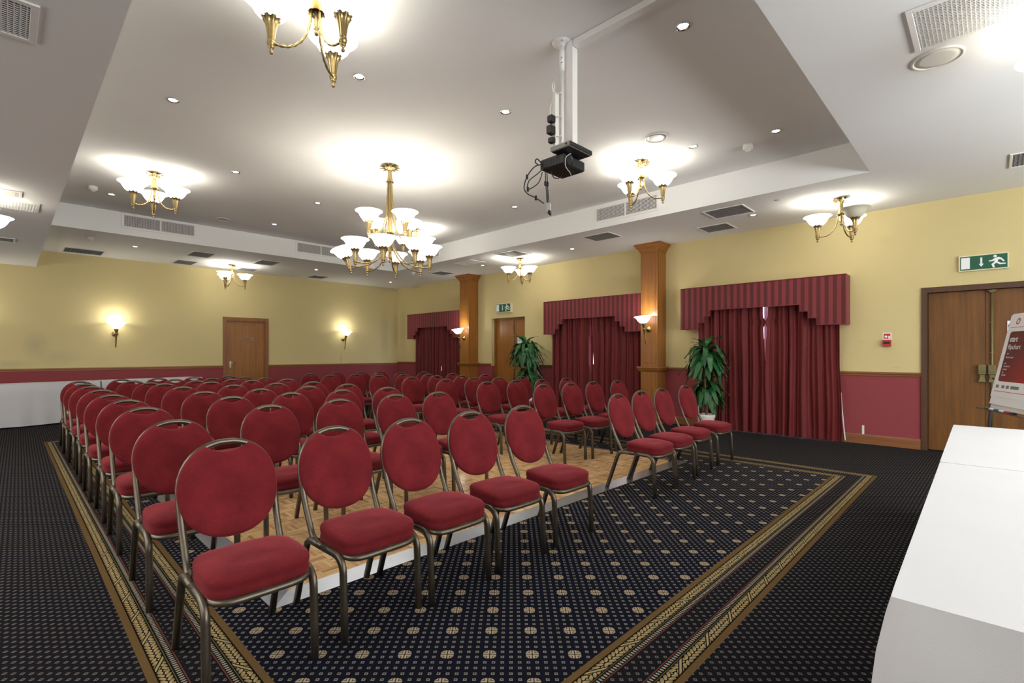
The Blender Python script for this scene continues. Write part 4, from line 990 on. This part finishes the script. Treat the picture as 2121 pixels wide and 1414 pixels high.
# ------------------------------------------------------------------ cloth-covered tables
def cloth_mesh(L, Wd, H, drop, folds, seed, tight='', nL=110, nW=30):
    """draped rectangular cloth: origin at table centre; long side x"""
    r = random.Random(seed); ph = [r.uniform(0, 6) for _ in range(8)]
    per = []                                             # perimeter points (x,y, outward normal)
    def seg(p0, p1, n):
        for i in range(n): t = i/n; per.append((p0[0]+(p1[0]-p0[0])*t, p0[1]+(p1[1]-p0[1])*t))
    a, c = L/2, Wd/2
    seg((-a, -c), (a, -c), nL); seg((a, -c), (a, c), nW); seg((a, c), (-a, c), nL); seg((-a, c), (-a, -c), nW)
    N = len(per); rows = 18; vs = []; fs = []
    s_len = 0; prev = per[0]; S_ = []
    for p in per: s_len += math.hypot(p[0]-prev[0], p[1]-prev[1]); S_.append(s_len); prev = p
    for j in range(rows+1):
        q = j/rows; z = H - drop*q
        if j == 0: z = H
        for i, (x, y) in enumerate(per):
            # outward direction, rounded near the corners
            dx = math.copysign(max(0, abs(x)-(a-.10))/.10, x) if abs(x) > a-.10 else 0; dy = math.copysign(max(0, abs(y)-(c-.10))/.10, y) if abs(y) > c-.10 else 0
            if abs(abs(x)-a) < 1e-6 and abs(abs(y)-c) > 1e-6: dx = math.copysign(1, x)
            if abs(abs(y)-c) < 1e-6 and abs(abs(x)-a) > 1e-6: dy = math.copysign(1, y)
            l = math.hypot(dx, dy) or 1; dx /= l; dy /= l
            corner = max(0, 1-math.hypot(a-abs(x), c-abs(y))/.16)
            w = folds*q**1.2*(math.sin(S_[i]*9+ph[0]+1.5*math.sin(S_[i]*2.3+ph[1]))*.6+.4*math.sin(S_[i]*21+ph[2]))
            e = .004 + .012*min(1, q*6) + w + .025*q + corner*(.07*q**.7)
            ex = .002 if (dx > 0 and 'E' in tight) or (dx < 0 and 'W' in tight) else e; ey = .002 if dy > 0 and 'N' in tight else e
            vs.append((x+dx*ex, y+dy*ey, z - (.006*min(1, q*8) if j else 0) + .006*q*math.sin(S_[i]*5+ph[3])))
    for j in range(rows):
        for i in range(N): a_ = j*N+i; b_ = j*N+(i+1) % N; fs.append((a_, b_, b_+N, a_+N))
    return MB().add(vs, fs, True).add([vs[i] for i in range(N)], [tuple(range(N))], False)
def table(cx, cy, rz, L, Wd, lab_t, lab_c, seed, folds=.012, H=.75, tight=''):
    t = empty('folding_table', lab_t, 'table', (cx, cy, 0), rz, 'folding tables under white cloths')
    MB().box(-L/2, L/2, -Wd/2, Wd/2, H-.03, H-.003, .004).obj('tabletop', 'board', t)
    for sx in (-1, 1):
        for sy in (-1, 1): MB().tube([(sx*(L/2-.2), sy*(Wd/2-.08), H-.03), (sx*(L/2-.16), sy*(Wd/2-.06), 0)], .013, 8).obj('leg', 'legmetal', t)
    o = cloth_mesh(L, Wd, H, H-.03, folds, seed, tight).obj('tablecloth', 'cloth'); o.location = (cx, cy, 0); o.rotation_euler = (0, 0, rz); tag(o, lab_c, 'tablecloth', 'white tablecloths'); return t
table(2.350, -.207, .0125, 1.89, .76, 'table hidden under the nearest white cloth at the lower right', 'white tablecloth over the nearest table at the lower right', 3, .017, .75, 'E')
table(4.192, -.183, .0125, 1.775, .76, 'table hidden under the white cloth next to the double doors', 'white tablecloth over the table end next to the double doors', 4, .010, .751, 'W')
rz = math.radians(10.5)
def tl(s): return (-.06+math.cos(rz)*s - math.sin(rz)*.25, 12.13+math.sin(rz)*s + math.cos(rz)*.25)
p = tl(2.30); table(p[0], p[1], rz, 1.80, .50, 'table under white cloth against the far wall near the private door', 'long white tablecloth along the far wall, part nearest the private door', 6, .016, .76, 'WN')
p = tl(.42); table(p[0], p[1], rz, 1.90, .50, 'table under white cloth at the left picture edge', 'white tablecloth along the far wall at the left picture edge', 7, .016, .758, 'EN')

# ------------------------------------------------------------------ flipchart easel by the double doors
fx, fy = 5.80, .005
fl_ = empty('flipchart_easel', 'white flipchart with a red printed cover page beside the double doors', 'flipchart', (fx, fy, 0)); nrm = Vector((-.35, .93, 0)).normalized(); rt = Vector((-.936, -.352, 0)).normalized()
lean = math.radians(11.5); upv = Vector((-nrm.x*math.sin(lean), -nrm.y*math.sin(lean), math.cos(lean))); fr_n = rt.cross(upv).normalized()
FM = Matrix((( rt.x, upv.x, fr_n.x, 0), (rt.y, upv.y, fr_n.y, 0), (rt.z, upv.z, fr_n.z, .940), (0, 0, 0, 1)))   # local u (right), v (up), w (front)
if fr_n.dot(nrm) < 0: FM = FM @ Matrix.Scale(-1, 4, (0, 0, 1))
def fbox(u0, u1, v0, v1, w0, w1, nm, mat, par=fl_): return MB().box(u0, u1, v0, v1, w0, w1).xf(FM).obj(nm, mat, par)
fbox(.005, .665, -.10, .675, -.022, -.010, 'board', 'white_metal'); pad = fbox(.01, .66, -.065, .672, -.0095, .004, 'paper_pad', 'paper')
b = MB().prism([(0, 0), (.66, 0), (.66, .67), (.655, .695), (.03, .695), (.0, .68)], 'z', .005, .0065).xf(FM); cov = b.obj('cover_page', 'paper', fl_)
b = MB().prism([(.06, .145), (.075, .13), (.62, .13), (.635, .145), (.635, .530), (.62, .545), (.075, .545), (.06, .530)], 'z', .0068, .0072).xf(FM); pst = b.obj('red_panel', 'poster', cov)
fbox(.04, .63, .578, .582, .0068, .0072, 'red_line', 'signred', cov); fbox(.04, .63, .045, .049, .0068, .0072, 'red_line', 'signred', cov)
def ftext(s, u, v, size, mat, par, bold=False, sh=0.0):
    text_mesh(s, size, 'lettering', mat, par, FM @ Matrix.Translation((u, v, .0076)), .0002, sh, bold)
ftext('O', .10, .605, .07, 'signred', cov, True, .2); ftext('start', .08, .462, .062, 'signwhite', pst, True, .1); ftext('flipchart', .08, .398, .058, 'signwhite', pst)
for v_, s in ((.355, 'size'), (.325, 'flipchart paper'), (.275, 'and'), (.250, 'this sheet is'), (.225, 'printed'), (.20, 'on'), (.178, 'flipchart')):
    ftext(s, .09, v_, .020, 'signwhite', pst)
for u_ in (.05, .14, .21, .28): fbox(u_, u_+.045 if u_ < .28 else u_+.12, .075, .10, .0068, .0072, 'print_mark', 'grey_mesh', cov)
MB().box(-.06, .72, -.125, -.118, -.03, .055).xf(FM).obj('pen_tray', 'legmetal', fl_)
for k, (u_, c) in enumerate(((.03, 'green'), (.11, 'signwhite'), (.19, 'blue'), (.27, 'signwhite'), (.35, 'signred'), (.44, 'black'))):
    o = MB().tube([(u_, -.108, .03), (u_+.075, -.108, .03)], .009, 10).xf(FM).obj('marker_pen', c); o.location = (fx, fy, 0); tag(o, ['green-capped', 'first white', 'blue', 'second white', 'red', 'black'][k]+' marker pen on the flipchart tray', 'marker', 'marker pens on the flipchart tray')
top = FM @ Vector((.34, .78, -.03))
for foot in ((FM @ Vector((.0, -.1, -.02))), (FM @ Vector((.68, -.1, -.02)))):
    g = Vector((foot.x, foot.y, foot.z)); d = g-top; e = top + d*((top.z)/(top.z-g.z)) ; q = Vector((g.x + (g.x-top.x)*.35, g.y+(g.y-top.y)*.1+.05, 0))
    MB().tube([top, g, q], .011, 8).obj('leg', 'legmetal', fl_)
MB().tube([top, (top.x-nrm.x*.55, top.y-nrm.y*.55, 0)], .011, 8).obj('leg', 'legmetal', fl_)
